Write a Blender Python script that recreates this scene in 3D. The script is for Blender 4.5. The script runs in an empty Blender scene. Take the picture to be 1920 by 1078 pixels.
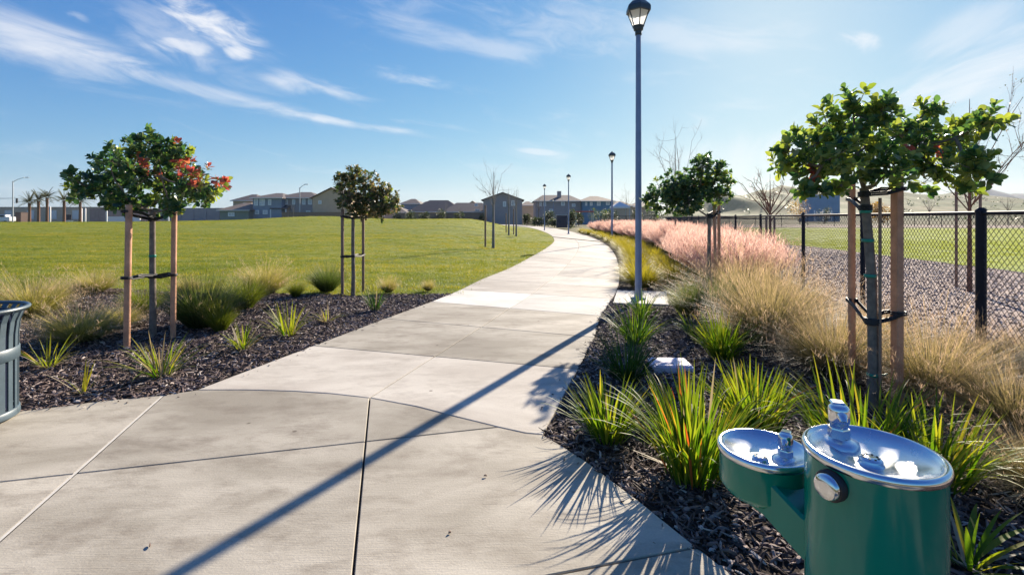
import bpy, math, random
import numpy as np
from mathutils import Vector, Matrix, noise as mnoise
from mathutils.geometry import delaunay_2d_cdt

R = math.radians
SC = bpy.context.scene
COL = SC.collection
rng = np.random.RandomState(7)
random.seed(7)

# ------------------------------------------------------------------ camera, sky, sun, exposure
CAM_H, FPX, HOR = 1.45, 900.0, 408.0
cam_d = bpy.data.cameras.new('camera')
cam = bpy.data.objects.new('camera', cam_d); COL.objects.link(cam)
cam.location = (0, 0, CAM_H); cam.rotation_euler = (R(90), 0, 0)
cam_d.sensor_width = 36.0; cam_d.lens = 36.0 * FPX / 1920.0
cam_d.shift_y = -(539 - HOR) / 1920.0
cam_d.clip_start = 0.05; cam_d.clip_end = 12000
SC.camera = cam
SUN_AZ, SUN_EL = R(29), R(25)          # azimuth from +Y towards +X
SC.view_settings.view_transform = 'Standard'; SC.view_settings.look = 'None'
SC.view_settings.gamma = 1.0; SC.view_settings.use_curve_mapping = False
SC.view_settings.exposure = 1.55

world = bpy.data.worlds.new('World'); SC.world = world; world.use_nodes = True
def sky_world():
    nt = world.node_tree; N = nt.nodes; L = nt.links; N.clear()
    def mth(op, a, b=None, c=None, clamp=False):
        n = N.new('ShaderNodeMath'); n.operation = op; n.use_clamp = clamp
        for i, v in enumerate((a, b, c)):
            if v is None: continue
            if isinstance(v, (int, float)): n.inputs[i].default_value = v
            else: L.new(v, n.inputs[i])
        return n.outputs[0]
    out = N.new('ShaderNodeOutputWorld'); bg = N.new('ShaderNodeBackground')
    sky = N.new('ShaderNodeTexSky'); sky.sky_type = 'NISHITA'; sky.sun_disc = False
    sky.sun_elevation = SUN_EL; sky.sun_rotation = SUN_AZ
    sky.altitude = 100; sky.air_density = 1.0; sky.dust_density = 0.3; sky.ozone_density = 2.5
    tc = N.new('ShaderNodeTexCoord'); sp = N.new('ShaderNodeSeparateXYZ')
    L.new(tc.outputs['Generated'], sp.inputs[0])
    x, y, z = sp.outputs
    az = mth('ARCTAN2', x, y)
    el = mth('ARCSINE', z)
    # cirrus noise stretched along the wind
    def cloudnoise(rot, sx, sy, scale, det, seed, rough=0.6, dist=0.6):
        c, s = math.cos(rot), math.sin(rot)
        u = mth('ADD', mth('MULTIPLY', az, c * sx), mth('MULTIPLY', el, s * sx))
        v = mth('ADD', mth('MULTIPLY', az, -s * sy), mth('MULTIPLY', el, c * sy))
        cb = N.new('ShaderNodeCombineXYZ'); L.new(u, cb.inputs[0]); L.new(v, cb.inputs[1]); cb.inputs[2].default_value = seed
        n = N.new('ShaderNodeTexNoise'); n.inputs['Scale'].default_value = scale; n.inputs['Detail'].default_value = det
        n.inputs['Roughness'].default_value = rough; n.inputs['Distortion'].default_value = dist
        L.new(cb.outputs[0], n.inputs['Vector'])
        return n.outputs['Fac']
    def band(v, a, b):
        n = N.new('ShaderNodeMapRange'); n.interpolation_type = 'SMOOTHSTEP'
        L.new(v, n.inputs[0]); n.inputs[1].default_value = a; n.inputs[2].default_value = b
        return n.outputs[0]
    n1 = cloudnoise(R(-9), 1.0, 4.0, 5.5, 8, 0.3)
    n2 = cloudnoise(R(-14), 1.3, 3.0, 9.0, 9, 4.1, 0.62, 0.9)
    n3 = cloudnoise(R(20), 1.2, 2.2, 3.5, 9, 8.7, 0.62, 1.2)
    thin = mth('MULTIPLY', band(n1, 0.52, 0.80), 0.30)
    dens = thin
    # (px, py, half length px, half width px, slope, strength, noise)
    BL = [(120, 105, 260, 42, -0.17, 0.85, n1), (400, 178, 260, 15, -0.14, 0.55, n1), (395, 45, 95, 32, -0.32, 0.95, n2),
          (340, 88, 75, 16, 0.1, 0.8, n2), (445, 98, 30, 14, 0.1, 0.9, n2), (600, 168, 95, 20, -0.15, 0.75, n1),
          (620, 226, 190, 8, -0.11, 0.75, n1), (330, 70, 120, 50, -0.2, 0.35, n2),
          (850, 75, 200, 22, -0.15, 0.4, n1), (1330, 65, 170, 30, -0.15, 0.4, n1), (1080, 55, 150, 40, -0.1, 0.28, n2),
          (1610, 75, 45, 16, -0.35, 0.75, n2), (1860, 120, 230, 60, 0.35, 0.8, n3), (1900, 190, 150, 70, 0.5, 0.6, n3),
          (1820, 60, 130, 40, 0.3, 0.45, n3), (1010, 285, 40, 6, -0.1, 0.5, n1), (1500, 280, 260, 45, 0.05, 0.45, n3),
          (780, 150, 60, 10, -0.1, 0.4, n2), (150, 34, 25, 8, -0.3, 0.6, n2)]
    for (px, py, hl, hw, slope, st, nn) in BL:
        a0 = math.atan((px - 960) / FPX); e0 = math.atan((HOR - py) / FPX * math.cos(a0))
        k = math.cos(a0) ** 2
        la = hl / FPX * k; lb = hw / FPX * math.cos(a0)
        c, s = math.cos(math.atan(slope)), math.sin(math.atan(slope))
        du = mth('SUBTRACT', az, a0); dv = mth('SUBTRACT', el, e0)
        p = mth('ADD', mth('MULTIPLY', du, c / la), mth('MULTIPLY', dv, s / la))
        q = mth('ADD', mth('MULTIPLY', du, -s / lb), mth('MULTIPLY', dv, c / lb))
        g = mth('EXPONENT', mth('MULTIPLY', mth('ADD', mth('MULTIPLY', p, p), mth('MULTIPLY', q, q)), -0.8))
        # noise threshold is lowered inside the bank of cloud
        t = band(mth('ADD', nn, mth('MULTIPLY', g, 0.30)), 0.50, 0.92)
        dens = mth('MAXIMUM', dens, mth('MULTIPLY', mth('MULTIPLY', t, band(g, 0.02, 0.7)), st))
    # soft shoulder on the sky, as in the photograph's exposure
    sr = N.new('ShaderNodeSeparateColor'); L.new(sky.outputs[0], sr.inputs[0]); cc = N.new('ShaderNodeCombineColor')
    for i, (A, K, gm) in enumerate(SKY_CURVE):
        c = mth('POWER', sr.outputs[i], gm)
        L.new(mth('DIVIDE', mth('MULTIPLY', c, A), mth('MULTIPLY_ADD', c, K, 1.0)), cc.inputs[i])
    mx = N.new('ShaderNodeMix'); mx.data_type = 'RGBA'
    L.new(dens, mx.inputs[0]); L.new(cc.outputs[0], mx.inputs[6]); mx.inputs[7].default_value = CLOUD_COL
    L.new(mx.outputs[2], bg.inputs['Color']); bg.inputs['Strength'].default_value = SKY_STR
    L.new(bg.outputs[0], out.inputs['Surface'])
SKY_CURVE = ((0.088, 0.029, 1.5), (0.232, 0.067, 1.2), (0.74, 0.275, 1.0)); SKY_STR = 0.15; CLOUD_COL = (2.15, 2.2, 2.3, 1)
sky_world()

sun_d = bpy.data.lights.new('sun', 'SUN'); sun = bpy.data.objects.new('sun', sun_d); COL.objects.link(sun)
sun_d.energy = 3.75; sun_d.angle = R(0.5); sun_d.color = (1.0, 0.88, 0.72)
sdir = Vector((math.sin(SUN_AZ) * math.cos(SUN_EL), math.cos(SUN_AZ) * math.cos(SUN_EL), math.sin(SUN_EL)))
sun.rotation_euler = sdir.to_track_quat('Z', 'Y').to_euler()
sun.location = sdir * 50

# ------------------------------------------------------------------ small helpers
def ss(a, b, x):
    t = np.clip((x - a) / (b - a), 0, 1); return t * t * (3 - 2 * t)

# path edges as pixel pairs turned into ground points
ST = [((370, 730), (1018, 812)), ((588, 648), (1083, 692)), ((723, 597), (1114, 632)), ((809, 565.5), (1127, 592)),
      ((864, 543), (1147, 560)), ((905, 523), (1158, 541)), ((957, 502), (1161, 518)), ((995, 482), (1160, 500)),
      ((1020, 468), (1155, 482)), ((1034, 458), (1148, 470)), ((1039, 450), (1138, 460)), ((1033, 441), (1120, 449.5)),
      ((1018, 434), (1095, 440.5)), ((1000, 428.5), (1055, 431)), ((975, 424.5), (1018, 425.5)), ((925, 421), (965, 421.5))]
def G(px, py):
    y = CAM_H * FPX / (py - HOR); return ((px - 960) / FPX * y, y)
PL = [G(*a) for a, b in ST]; PR = [G(*b) for a, b in ST]
def catmull(P, n):
    P = [np.array(p, float) for p in P]; P = [2 * P[0] - P[1]] + P + [2 * P[-1] - P[-2]]
    out = []
    for i in range(1, len(P) - 2):
        for k in range(n):
            t = k / n; a, b, c, d = P[i - 1:i + 3]
            out.append(0.5 * (2 * b + (c - a) * t + (2 * a - 5 * b + 4 * c - d) * t * t + (3 * b - a - 3 * c + d) * t ** 3))
    out.append(P[-2]); return out
pl_y = np.array([p[1] for p in PL]); pl_x = np.array([p[0] for p in PL])
CX = np.array([-90, -45, -30, -23, -14, -6, -2, 1, 3.2, 6.0]); CH = np.array([.80, .93, 1.2, 1.62, 1.22, 1.32, 1.2, .6, 0, 0])
def hgt(x, y):
    x = np.asarray(x, float); y = np.asarray(y, float)
    prof = ss(10, 58, y) * (1 - ss(62, 100, y))
    left = np.interp(y, pl_y, pl_x)
    return np.interp(x, CX, CH) * prof * ss(0.3, 9, left - x)
def GP(px, py):
    """where the view ray through a photo pixel meets the ground"""
    dx, dz = (px - 960) / FPX, (HOR - py) / FPX
    for y in np.arange(1.0, 140, 0.05):
        if CAM_H + dz * y <= float(hgt(dx * y, y)): return (dx * y, y, CAM_H + dz * y)
    return (dx * 140, 140, 0)
def AT(px, py, y):
    return Vector(((px - 960) / FPX * y, y, CAM_H + (HOR - py) / FPX * y))

def np_mesh(name, V, F, attrs=None, smooth=False, mats=(), mat_idx=None):
    me = bpy.data.meshes.new(name)
    V = np.asarray(V, np.float32); F = np.asarray(F, np.int32); k = F.shape[1]
    me.vertices.add(len(V)); me.vertices.foreach_set('co', V.ravel())
    me.loops.add(F.size); me.loops.foreach_set('vertex_index', F.ravel())
    me.polygons.add(len(F)); me.polygons.foreach_set('loop_start', np.arange(0, F.size, k, dtype=np.int32))
    for a, v in (attrs or {}).items():
        me.attributes.new(a, 'FLOAT', 'POINT').data.foreach_set('value', np.asarray(v, np.float32))
    for m in mats: me.materials.append(m)
    if mat_idx is not None: me.polygons.foreach_set('material_index', np.asarray(mat_idx, np.int32))
    me.update(calc_edges=True); me.validate()
    if smooth: me.shade_smooth()
    return me

class MB:
    """collects shapes for one mesh"""
    def __init__(s): s.v = []; s.f = []; s.m = []; s.cur = 0; s.sm = []
    def add(s, vs, fs, smooth=False):
        o = len(s.v); s.v += [tuple(p) for p in vs]
        for f in fs: s.f.append([i + o for i in f]); s.m.append(s.cur); s.sm.append(smooth)
    def box(s, c, d, rz=0, bev=0.0):
        x, y, z = d[0] / 2, d[1] / 2, d[2] / 2; cr, sr = math.cos(rz), math.sin(rz)
        if bev <= 0:
            P = [(a * x, b * y, e * z) for e in (-1, 1) for a, b in ((-1, -1), (1, -1), (1, 1), (-1, 1))]
            F = [(3, 2, 1, 0), (4, 5, 6, 7), (0, 1, 5, 4), (1, 2, 6, 5), (2, 3, 7, 6), (3, 0, 4, 7)]
        else:
            b = bev; rings = []
            for zz, ins in ((-z, b), (-z + b, 0), (z - b, 0), (z, b)):
                xi, yi = x - ins, y - ins
                k = 0 if ins else b
                rings.append([(-xi, -yi + k, zz), (-xi + k, -yi, zz), (xi - k, -yi, zz), (xi, -yi + k, zz), (xi, yi - k, zz), (xi - k, yi, zz), (-xi + k, yi, zz), (-xi, yi - k, zz)])
            P = sum(rings, []); F = [tuple(range(7, -1, -1)), tuple(range(24, 32))]
            for r in range(3):
                for i in range(8): F.append((r * 8 + i, r * 8 + (i + 1) % 8, r * 8 + 8 + (i + 1) % 8, r * 8 + 8 + i))
        s.add([(c[0] + p[0] * cr - p[1] * sr, c[1] + p[0] * sr + p[1] * cr, c[2] + p[2]) for p in P], F)
    def tube(s, pts, rad, n=8, cap=True, smooth=True, flat=None):
        pts = [Vector(p) for p in pts]; m = len(pts)
        if not hasattr(rad, '__len__'): rad = [rad] * m
        V = []; up = None
        for i, p in enumerate(pts):
            t = (pts[min(i + 1, m - 1)] - pts[max(i - 1, 0)])
            t = t.normalized() if t.length > 1e-9 else Vector((0, 0, 1))
            if up is None: up = Vector((1, 0, 0)) if abs(t.x) < 0.8 else Vector((0, 1, 0))
            a = (up - t * up.dot(t)).normalized(); b = t.cross(a); up = a
            for k in range(n):
                w = 2 * math.pi * k / n
                V.append(p + (a * math.cos(w) + b * math.sin(w)) * rad[i])
        F = [(i * n + k, i * n + (k + 1) % n, (i + 1) * n + (k + 1) % n, (i + 1) * n + k) for i in range(m - 1) for k in range(n)]
        s.add(V, F, smooth)
        if cap: s.add(V[:n], [tuple(range(n - 1, -1, -1))]); s.add(V[-n:], [tuple(range(n))])
    def lathe(s, prof, c=(0, 0, 0), n=32, smooth=True, a0=0.0, close=False):
        V = []; m = len(prof)
        for (r, z) in prof:
            for k in range(n):
                w = a0 + 2 * math.pi * k / n; V.append((c[0] + r * math.cos(w), c[1] + r * math.sin(w), c[2] + z))
        F = [(i * n + k, i * n + (k + 1) % n, (i + 1) * n + (k + 1) % n, (i + 1) * n + k) for i in range(m - 1) for k in range(n)]
        s.add(V, F, smooth)
        if close: s.add(V[:n], [tuple(range(n - 1, -1, -1))]); s.add(V[-n:], [tuple(range(n))])
    def prism(s, poly, z0, z1, bev=0.0):
        """vertical prism over a ccw outline, optional chamfered top edge"""
        n = len(poly); P = [Vector((p[0], p[1])) for p in poly]
        ins = []
        for i in range(n):
            a, b, c = P[i - 1], P[i], P[(i + 1) % n]
            e1 = (b - a).normalized() if (b - a).length > 1e-9 else Vector((1, 0)); e2 = (c - b).normalized() if (c - b).length > 1e-9 else e1
            nn = (Vector((-e1.y, e1.x)) + Vector((-e2.y, e2.x))); nn = nn.normalized() if nn.length > 1e-6 else Vector((-e1.y, e1.x))
            ins.append(b + nn * bev)
        V = [(p.x, p.y, z0) for p in P] + [(p.x, p.y, z1 - bev) for p in P] + [(p.x, p.y, z1) for p in ins]
        F = [(i, (i + 1) % n, n + (i + 1) % n, n + i) for i in range(n)] + [(n + i, n + (i + 1) % n, 2 * n + (i + 1) % n, 2 * n + i) for i in range(n)] + [tuple(range(2 * n, 3 * n))]
        s.add(V, F)
    def mesh(s, name, mats=()):
        me = bpy.data.meshes.new(name); me.from_pydata(s.v, [], s.f)
        for m in (mats if isinstance(mats, (list, tuple)) else [mats]): me.materials.append(m)
        me.polygons.foreach_set('material_index', s.m); me.polygons.foreach_set('use_smooth', s.sm); me.update(); return me

def ob(name, me, parent=None, loc=None):
    o = bpy.data.objects.new(name, me); COL.objects.link(o)
    if parent is not None: o.parent = parent
    if loc is not None: o.location = loc
    return o
def thing(name, label, cat, loc=(0, 0, 0), group=None, rz=0.0):
    o = bpy.data.objects.new(name, None); COL.objects.link(o); o.empty_display_size = 0.1
    o.location = loc; o.rotation_euler = (0, 0, rz); return tag(o, label, cat, group)
def tag(o, label, cat, group=None):
    o['label'] = label; o['category'] = cat
    if group: o['group'] = group
    return o
def structure(o): o['kind'] = 'structure'; return o
def stuff(o): o['kind'] = 'stuff'; return o
def copy_tree(o, parent=None):
    c = o.copy(); COL.objects.link(c)
    if parent is not None: c.parent = parent
    for ch in list(o.children): copy_tree(ch, c)
    return c

# ------------------------------------------------------------------ materials
def new_mat(name):
    m = bpy.data.materials.new(name); m.use_nodes = True
    return m, m.node_tree.nodes, m.node_tree.links, m.node_tree.nodes['Principled BSDF']
def ramp(N, stops):
    r = N.new('ShaderNodeValToRGB'); el = r.color_ramp.elements
    while len(el) < len(stops): el.new(0.5)
    for e, (p, c) in zip(el, stops): e.position = p; e.color = (*c, 1)
    return r
def tex(N, L, scale, detail=6, rough=0.6, vec=None, dist=0.0):
    n = N.new('ShaderNodeTexNoise'); n.inputs['Scale'].default_value = scale; n.inputs['Detail'].default_value = detail
    n.inputs['Roughness'].default_value = rough; n.inputs['Distortion'].default_value = dist
    if vec is not None: L.new(vec, n.inputs['Vector'])
    return n
def plain(name, col, rough=0.6, metal=0.0, var=0.15, scale=20, bump=0.0, spec=0.5, coat=0.0, bscale=None):
    m, N, L, b = new_mat(name)
    tc = N.new('ShaderNodeTexCoord'); nz = tex(N, L, scale, 6, 0.6, tc.outputs['Object'])
    c = np.array(col); r = ramp(N, [(0.3, tuple(c * (1 - var))), (0.7, tuple(np.minimum(c * (1 + var), 1)))])
    L.new(nz.outputs['Fac'], r.inputs[0]); L.new(r.outputs[0], b.inputs['Base Color'])
    b.inputs['Roughness'].default_value = rough; b.inputs['Metallic'].default_value = metal
    b.inputs['Specular IOR Level'].default_value = spec; b.inputs['Coat Weight'].default_value = coat; b.inputs['Coat Roughness'].default_value = 0.06
    if bump:
        bn = N.new('ShaderNodeBump'); bn.inputs['Strength'].default_value = bump; bn.inputs['Distance'].default_value = 0.01
        n2 = tex(N, L, bscale or scale * 6, 8, 0.7, tc.outputs['Object']); L.new(n2.outputs['Fac'], bn.inputs['Height']); L.new(bn.outputs[0], b.inputs['Normal'])
    return m
def foliage(name, stops, trans=0.4, rough=0.45, tint=(1.15, 1.15, 0.55), by='rnd', spec=0.4, along=None, amount=0.5, patch=False):
    """leaf: colour picked per leaf (or along the blade), thin enough for light to come through"""
    m, N, L, b = new_mat(name); out = N['Material Output']
    a = N.new('ShaderNodeAttribute'); a.attribute_name = by
    oi = N.new('ShaderNodeObjectInfo')
    ad = N.new('ShaderNodeMath'); ad.operation = 'ADD'; L.new(a.outputs['Fac'], ad.inputs[0]); L.new(oi.outputs['Random'], ad.inputs[1])
    fr = N.new('ShaderNodeMath'); fr.operation = 'FRACT'; L.new(ad.outputs[0], fr.inputs[0])
    r = ramp(N, stops); L.new(fr.outputs[0], r.inputs[0]); col = r.outputs[0]
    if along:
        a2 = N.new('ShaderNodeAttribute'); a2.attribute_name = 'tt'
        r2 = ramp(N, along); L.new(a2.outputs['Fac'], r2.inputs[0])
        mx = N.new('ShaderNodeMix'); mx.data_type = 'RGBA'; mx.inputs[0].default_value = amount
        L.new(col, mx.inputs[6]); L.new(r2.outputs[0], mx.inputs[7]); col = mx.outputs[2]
    if patch:                                            # worn and lush patches across the turf
        mp = N.new('ShaderNodeMapping'); mp.inputs['Scale'].default_value = (0.5, 1.7, 0); L.new(oi.outputs['Location'], mp.inputs[0])
        pn = tex(N, L, 0.55, 5, 0.6, mp.outputs[0], 0.4); pr_ = ramp(N, [(0.34, (0.50, 0.70, 0.6)), (0.5, (1, 1, 1)), (0.64, (1.45, 1.2, 1.3))]); L.new(pn.outputs['Fac'], pr_.inputs[0])
        pm_ = N.new('ShaderNodeMix'); pm_.data_type = 'RGBA'; pm_.blend_type = 'MULTIPLY'; pm_.inputs[0].default_value = 1
        L.new(col, pm_.inputs[6]); L.new(pr_.outputs[0], pm_.inputs[7]); col = pm_.outputs[2]
    L.new(col, b.inputs['Base Color']); b.inputs['Roughness'].default_value = rough; b.inputs['Specular IOR Level'].default_value = spec
    tm = N.new('ShaderNodeMix'); tm.data_type = 'RGBA'; tm.blend_type = 'MULTIPLY'; tm.inputs[0].default_value = 1
    L.new(col, tm.inputs[6]); tm.inputs[7].default_value = (*[t * 1.6 for t in tint], 1)
    tr = N.new('ShaderNodeBsdfTranslucent'); L.new(tm.outputs[2], tr.inputs[0])
    ms = N.new('ShaderNodeMixShader'); ms.inputs[0].default_value = trans
    L.new(b.outputs[0], ms.inputs[1]); L.new(tr.outputs[0], ms.inputs[2]); L.new(ms.outputs[0], out.inputs['Surface'])
    return m

def concrete(name, c0, c1, stain=(0.23, 0.195, 0.15)):
    m, N, L, b = new_mat(name)
    ge = N.new('ShaderNodeNewGeometry'); oi = N.new('ShaderNodeObjectInfo')
    mp = N.new('ShaderNodeMapping'); mp.inputs['Rotation'].default_value = (0, 0, R(-14)); mp.inputs['Scale'].default_value = (0.75, 1.6, 1)
    L.new(ge.outputs['Position'], mp.inputs[0])
    n1 = tex(N, L, 0.9, 7, 0.62, mp.outputs[0], 0.5); n2 = tex(N, L, 2.6, 9, 0.72, mp.outputs[0], 0.1); n3 = tex(N, L, 90, 4, 0.6, ge.outputs['Position'])
    r = ramp(N, [(0.38, c0), (0.60, c1)]); L.new(n1.outputs['Fac'], r.inputs[0])
    r2 = ramp(N, [(0.48, (0, 0, 0)), (0.66, (1, 1, 1))]); L.new(n2.outputs['Fac'], r2.inputs[0])
    mx = N.new('ShaderNodeMix'); mx.data_type = 'RGBA'
    mf = N.new('ShaderNodeMath'); mf.operation = 'MULTIPLY'; L.new(r2.outputs[0], mf.inputs[0]); mf.inputs[1].default_value = 0.75
    L.new(mf.outputs[0], mx.inputs[0]); L.new(r.outputs[0], mx.inputs[6]); mx.inputs[7].default_value = (*stain, 1)
    # small dark spots and grains
    vo = N.new('ShaderNodeTexVoronoi'); vo.inputs['Scale'].default_value = 2.3; L.new(ge.outputs['Position'], vo.inputs['Vector'])
    sp = ramp(N, [(0.025, (0.45, 0.42, 0.4)), (0.045, (1, 1, 1))]); L.new(vo.outputs['Distance'], sp.inputs[0])
    g = ramp(N, [(0.25, (0.90,) * 3), (0.75, (1.07,) * 3)]); L.new(n3.outputs['Fac'], g.inputs[0])
    m1 = N.new('ShaderNodeMix'); m1.data_type = 'RGBA'; m1.blend_type = 'MULTIPLY'; m1.inputs[0].default_value = 1
    L.new(mx.outputs[2], m1.inputs[6]); L.new(sp.outputs[0], m1.inputs[7])
    m2 = N.new('ShaderNodeMix'); m2.data_type = 'RGBA'; m2.blend_type = 'MULTIPLY'; m2.inputs[0].default_value = 1
    L.new(m1.outputs[2], m2.inputs[6]); L.new(g.outputs[0], m2.inputs[7])
    ov = N.new('ShaderNodeMapRange'); L.new(oi.outputs['Random'], ov.inputs[0]); ov.inputs[3].default_value = 0.86; ov.inputs[4].default_value = 1.10
    m3 = N.new('ShaderNodeVectorMath'); m3.operation = 'SCALE'; L.new(m2.outputs[2], m3.inputs[0]); L.new(ov.outputs[0], m3.inputs['Scale'])
    L.new(m3.outputs[0], b.inputs['Base Color']); b.inputs['Roughness'].default_value = 0.75; b.inputs['Specular IOR Level'].default_value = 0.3
    mp2 = N.new('ShaderNodeMapping'); mp2.inputs['Rotation'].default_value = (0, 0, R(-14)); mp2.inputs['Scale'].default_value = (6, 160, 1); L.new(ge.outputs['Position'], mp2.inputs[0])
    n4 = tex(N, L, 1.0, 4, 0.6, mp2.outputs[0])
    ba = N.new('ShaderNodeMath'); ba.operation = 'ADD'; L.new(n4.outputs['Fac'], ba.inputs[0]); L.new(n3.outputs['Fac'], ba.inputs[1])
    bn = N.new('ShaderNodeBump'); bn.inputs['Strength'].default_value = 0.35; bn.inputs['Distance'].default_value = 0.004
    L.new(ba.outputs[0], bn.inputs['Height']); L.new(bn.outputs[0], b.inputs['Normal'])
    return m
def ground_mat(name, stops, scale, fine, stretch=(1, 1, 1), bump=0.5):
    m, N, L, b = new_mat(name)
    ge = N.new('ShaderNodeNewGeometry'); mp = N.new('ShaderNodeMapping'); mp.inputs['Scale'].default_value = stretch; L.new(ge.outputs['Position'], mp.inputs[0])
    n1 = tex(N, L, scale, 8, 0.65, mp.outputs[0], 0.3); n2 = tex(N, L, fine, 8, 0.7, ge.outputs['Position'])
    av = N.new('ShaderNodeMath'); av.operation = 'MULTIPLY_ADD'; L.new(n2.outputs['Fac'], av.inputs[0]); av.inputs[1].default_value = 0.45
    sc = N.new('ShaderNodeMath'); sc.operation = 'MULTIPLY'; L.new(n1.outputs['Fac'], sc.inputs[0]); sc.inputs[1].default_value = 0.55
    L.new(sc.outputs[0], av.inputs[2])
    r = ramp(N, stops); L.new(av.outputs[0], r.inputs[0]); L.new(r.outputs[0], b.inputs['Base Color'])
    b.inputs['Roughness'].default_value = 0.9; b.inputs['Specular IOR Level'].default_value = 0.15
    bn = N.new('ShaderNodeBump'); bn.inputs['Strength'].default_value = bump; bn.inputs['Distance'].default_value = 0.03
    L.new(n2.outputs['Fac'], bn.inputs['Height']); L.new(bn.outputs[0], b.inputs['Normal'])
    return m

M = {}
M['slab'] = concrete('broom_concrete', (0.325, 0.29, 0.228), (0.48, 0.437, 0.355))
M['slab_mid'] = concrete('light_concrete', (0.44, 0.395, 0.33), (0.57, 0.525, 0.445), (0.36, 0.32, 0.265))
M['slab_new'] = concrete('pale_concrete', (0.58, 0.55, 0.48), (0.68, 0.645, 0.575), (0.50, 0.465, 0.40))
M['joint'] = plain('joint_dirt', (0.05, 0.042, 0.035), 0.95, var=0.4, scale=30)
M['sealant'] = plain('joint_sealant', (0.62, 0.58, 0.50), 0.7, var=0.1)
M['soil'] = ground_mat('mulch_soil', [(0.3, (0.018, 0.013, 0.011)), (0.55, (0.05, 0.037, 0.031)), (0.75, (0.10, 0.08, 0.068))], 3, 45, bump=1.0)
M['lawn'] = ground_mat('lawn_turf', [(0.34, (0.08, 0.115, 0.010)), (0.5, (0.165, 0.19, 0.018)), (0.64, (0.25, 0.24, 0.035))], 0.30, 7, (0.5, 1.7, 1), 0.8)
M['field'] = ground_mat('ball_field_turf', [(0.30, (0.15, 0.20, 0.015)), (0.5, (0.22, 0.27, 0.022)), (0.7, (0.28, 0.31, 0.04))], 0.3, 9, (0.6, 1.6, 1), 0.6)
M['gravel'] = ground_mat('gravel_ground', [(0.3, (0.28, 0.20, 0.16)), (0.5, (0.46, 0.36, 0.30)), (0.72, (0.60, 0.50, 0.43))], 2.0, 40, bump=0.9)
M['dirt'] = ground_mat('infield_dirt', [(0.3, (0.30, 0.23, 0.18)), (0.7, (0.42, 0.34, 0.27))], 0.3, 6)
M['ground'] = ground_mat('rough_ground', [(0.3, (0.07, 0.075, 0.025)), (0.7, (0.15, 0.13, 0.06))], 0.05, 2)
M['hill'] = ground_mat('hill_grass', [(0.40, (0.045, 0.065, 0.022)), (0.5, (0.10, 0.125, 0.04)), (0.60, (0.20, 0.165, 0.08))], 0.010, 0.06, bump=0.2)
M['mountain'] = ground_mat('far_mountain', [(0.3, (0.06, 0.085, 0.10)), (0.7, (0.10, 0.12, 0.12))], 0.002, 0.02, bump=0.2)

# ------------------------------------------------------------------ ground sheets
def fill(name, outline, mat, step, zf, holes=(), dens=None, extra=None):
    """sheet over an outline, gridded so it can follow the terrain"""
    P = np.array(outline, float); n = len(P)
    x0, y0 = P.min(0); x1, y1 = P.max(0)
    def inside(q):
        c = np.zeros(len(q), bool)
        for i in range(n):
            a, b = P[i - 1], P[i]
            k = ((a[1] > q[:, 1]) != (b[1] > q[:, 1]))
            with np.errstate(divide='ignore', invalid='ignore'):
                xx = (b[0] - a[0]) * (q[:, 1] - a[1]) / (b[1] - a[1]) + a[0]
            c ^= k & (q[:, 0] < xx)
        return c
    gx, gy = np.meshgrid(np.arange(x0 + step * .5, x1, step), np.arange(y0 + step * .5, y1, step))
    q = np.stack([gx.ravel(), gy.ravel()], 1); q += rng.uniform(-.2, .2, q.shape) * step
    q = q[inside(q)]
    bd = []
    for i in range(n):
        a, b = P[i - 1], P[i]; k = max(1, int(np.linalg.norm(b - a) / step))
        for t in range(k): bd.append(a + (b - a) * t / k)
    nb = len(bd); pts = [Vector(p) for p in bd] + [Vector(p) for p in q]
    r = delaunay_2d_cdt(pts, [(i, (i + 1) % nb) for i in range(nb)], [], 1, 1e-5)
    V = np.array([(v.x, v.y) for v in r[0]]); Z = zf(V[:, 0], V[:, 1])
    F = [f for f in r[2] if len(f) == 3]
    V3 = np.column_stack([V, Z]); F = np.array(F)
    a, b, c = V3[F[:, 0]], V3[F[:, 1]], V3[F[:, 2]]
    cr = np.cross(b - a, c - a)[:, 2]; F[cr < 0] = F[cr < 0][:, ::-1]
    attrs = {'dens': dens(V[:, 0], V[:, 1])} if dens else None
    return ob(name, np_mesh(name, V3, F, attrs, True, [mat]))

big = MB(); big.add([(-900, -40, -0.2), (900, -40, -0.2), (2400, 2900, -0.2), (-2400, 2900, -0.2)], [(0, 1, 2, 3)])
structure(ob('ground', big.mesh('ground', M['ground'])))

left_edge = catmull(PL, 6); right_edge = catmull(PR, 6)
def wob(x, y, s, a):
    return np.array([mnoise.noise(Vector((float(i) * s, float(j) * s, 3.7))) for i, j in zip(x, y)]) * a
kL = [p for p in left_edge if p[1] < 9.35]; kL2 = [p for p in left_edge if p[1] >= 9.35]
edge_y = kL[-1]
# lawn: from the mulch bed's far edge to beyond the mound
BORDER = [(-16, 9.9), (-11, 10.1), (-8.0, 9.9), (-6.0, 9.2), (-4.7, 9.25), (-3.6, 9.15), (-2.6, 9.0)]
lawn_out = [tuple(p) for p in BORDER] + [tuple(p) for p in [kL[-1]] + kL2] + [(-6, 112), (-150, 112), (-150, 30), (-60, 12)]
lawn = fill('lawn', lawn_out, M['lawn'], 1.6, lambda x, y: hgt(x, y) - 0.02, dens=lambda x, y: np.where(y < 16, 1.0, np.where(y < 30, .55, .16)) * (y < 62) * (np.abs(x) < 1.35 * y + 2))
structure(lawn)
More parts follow.
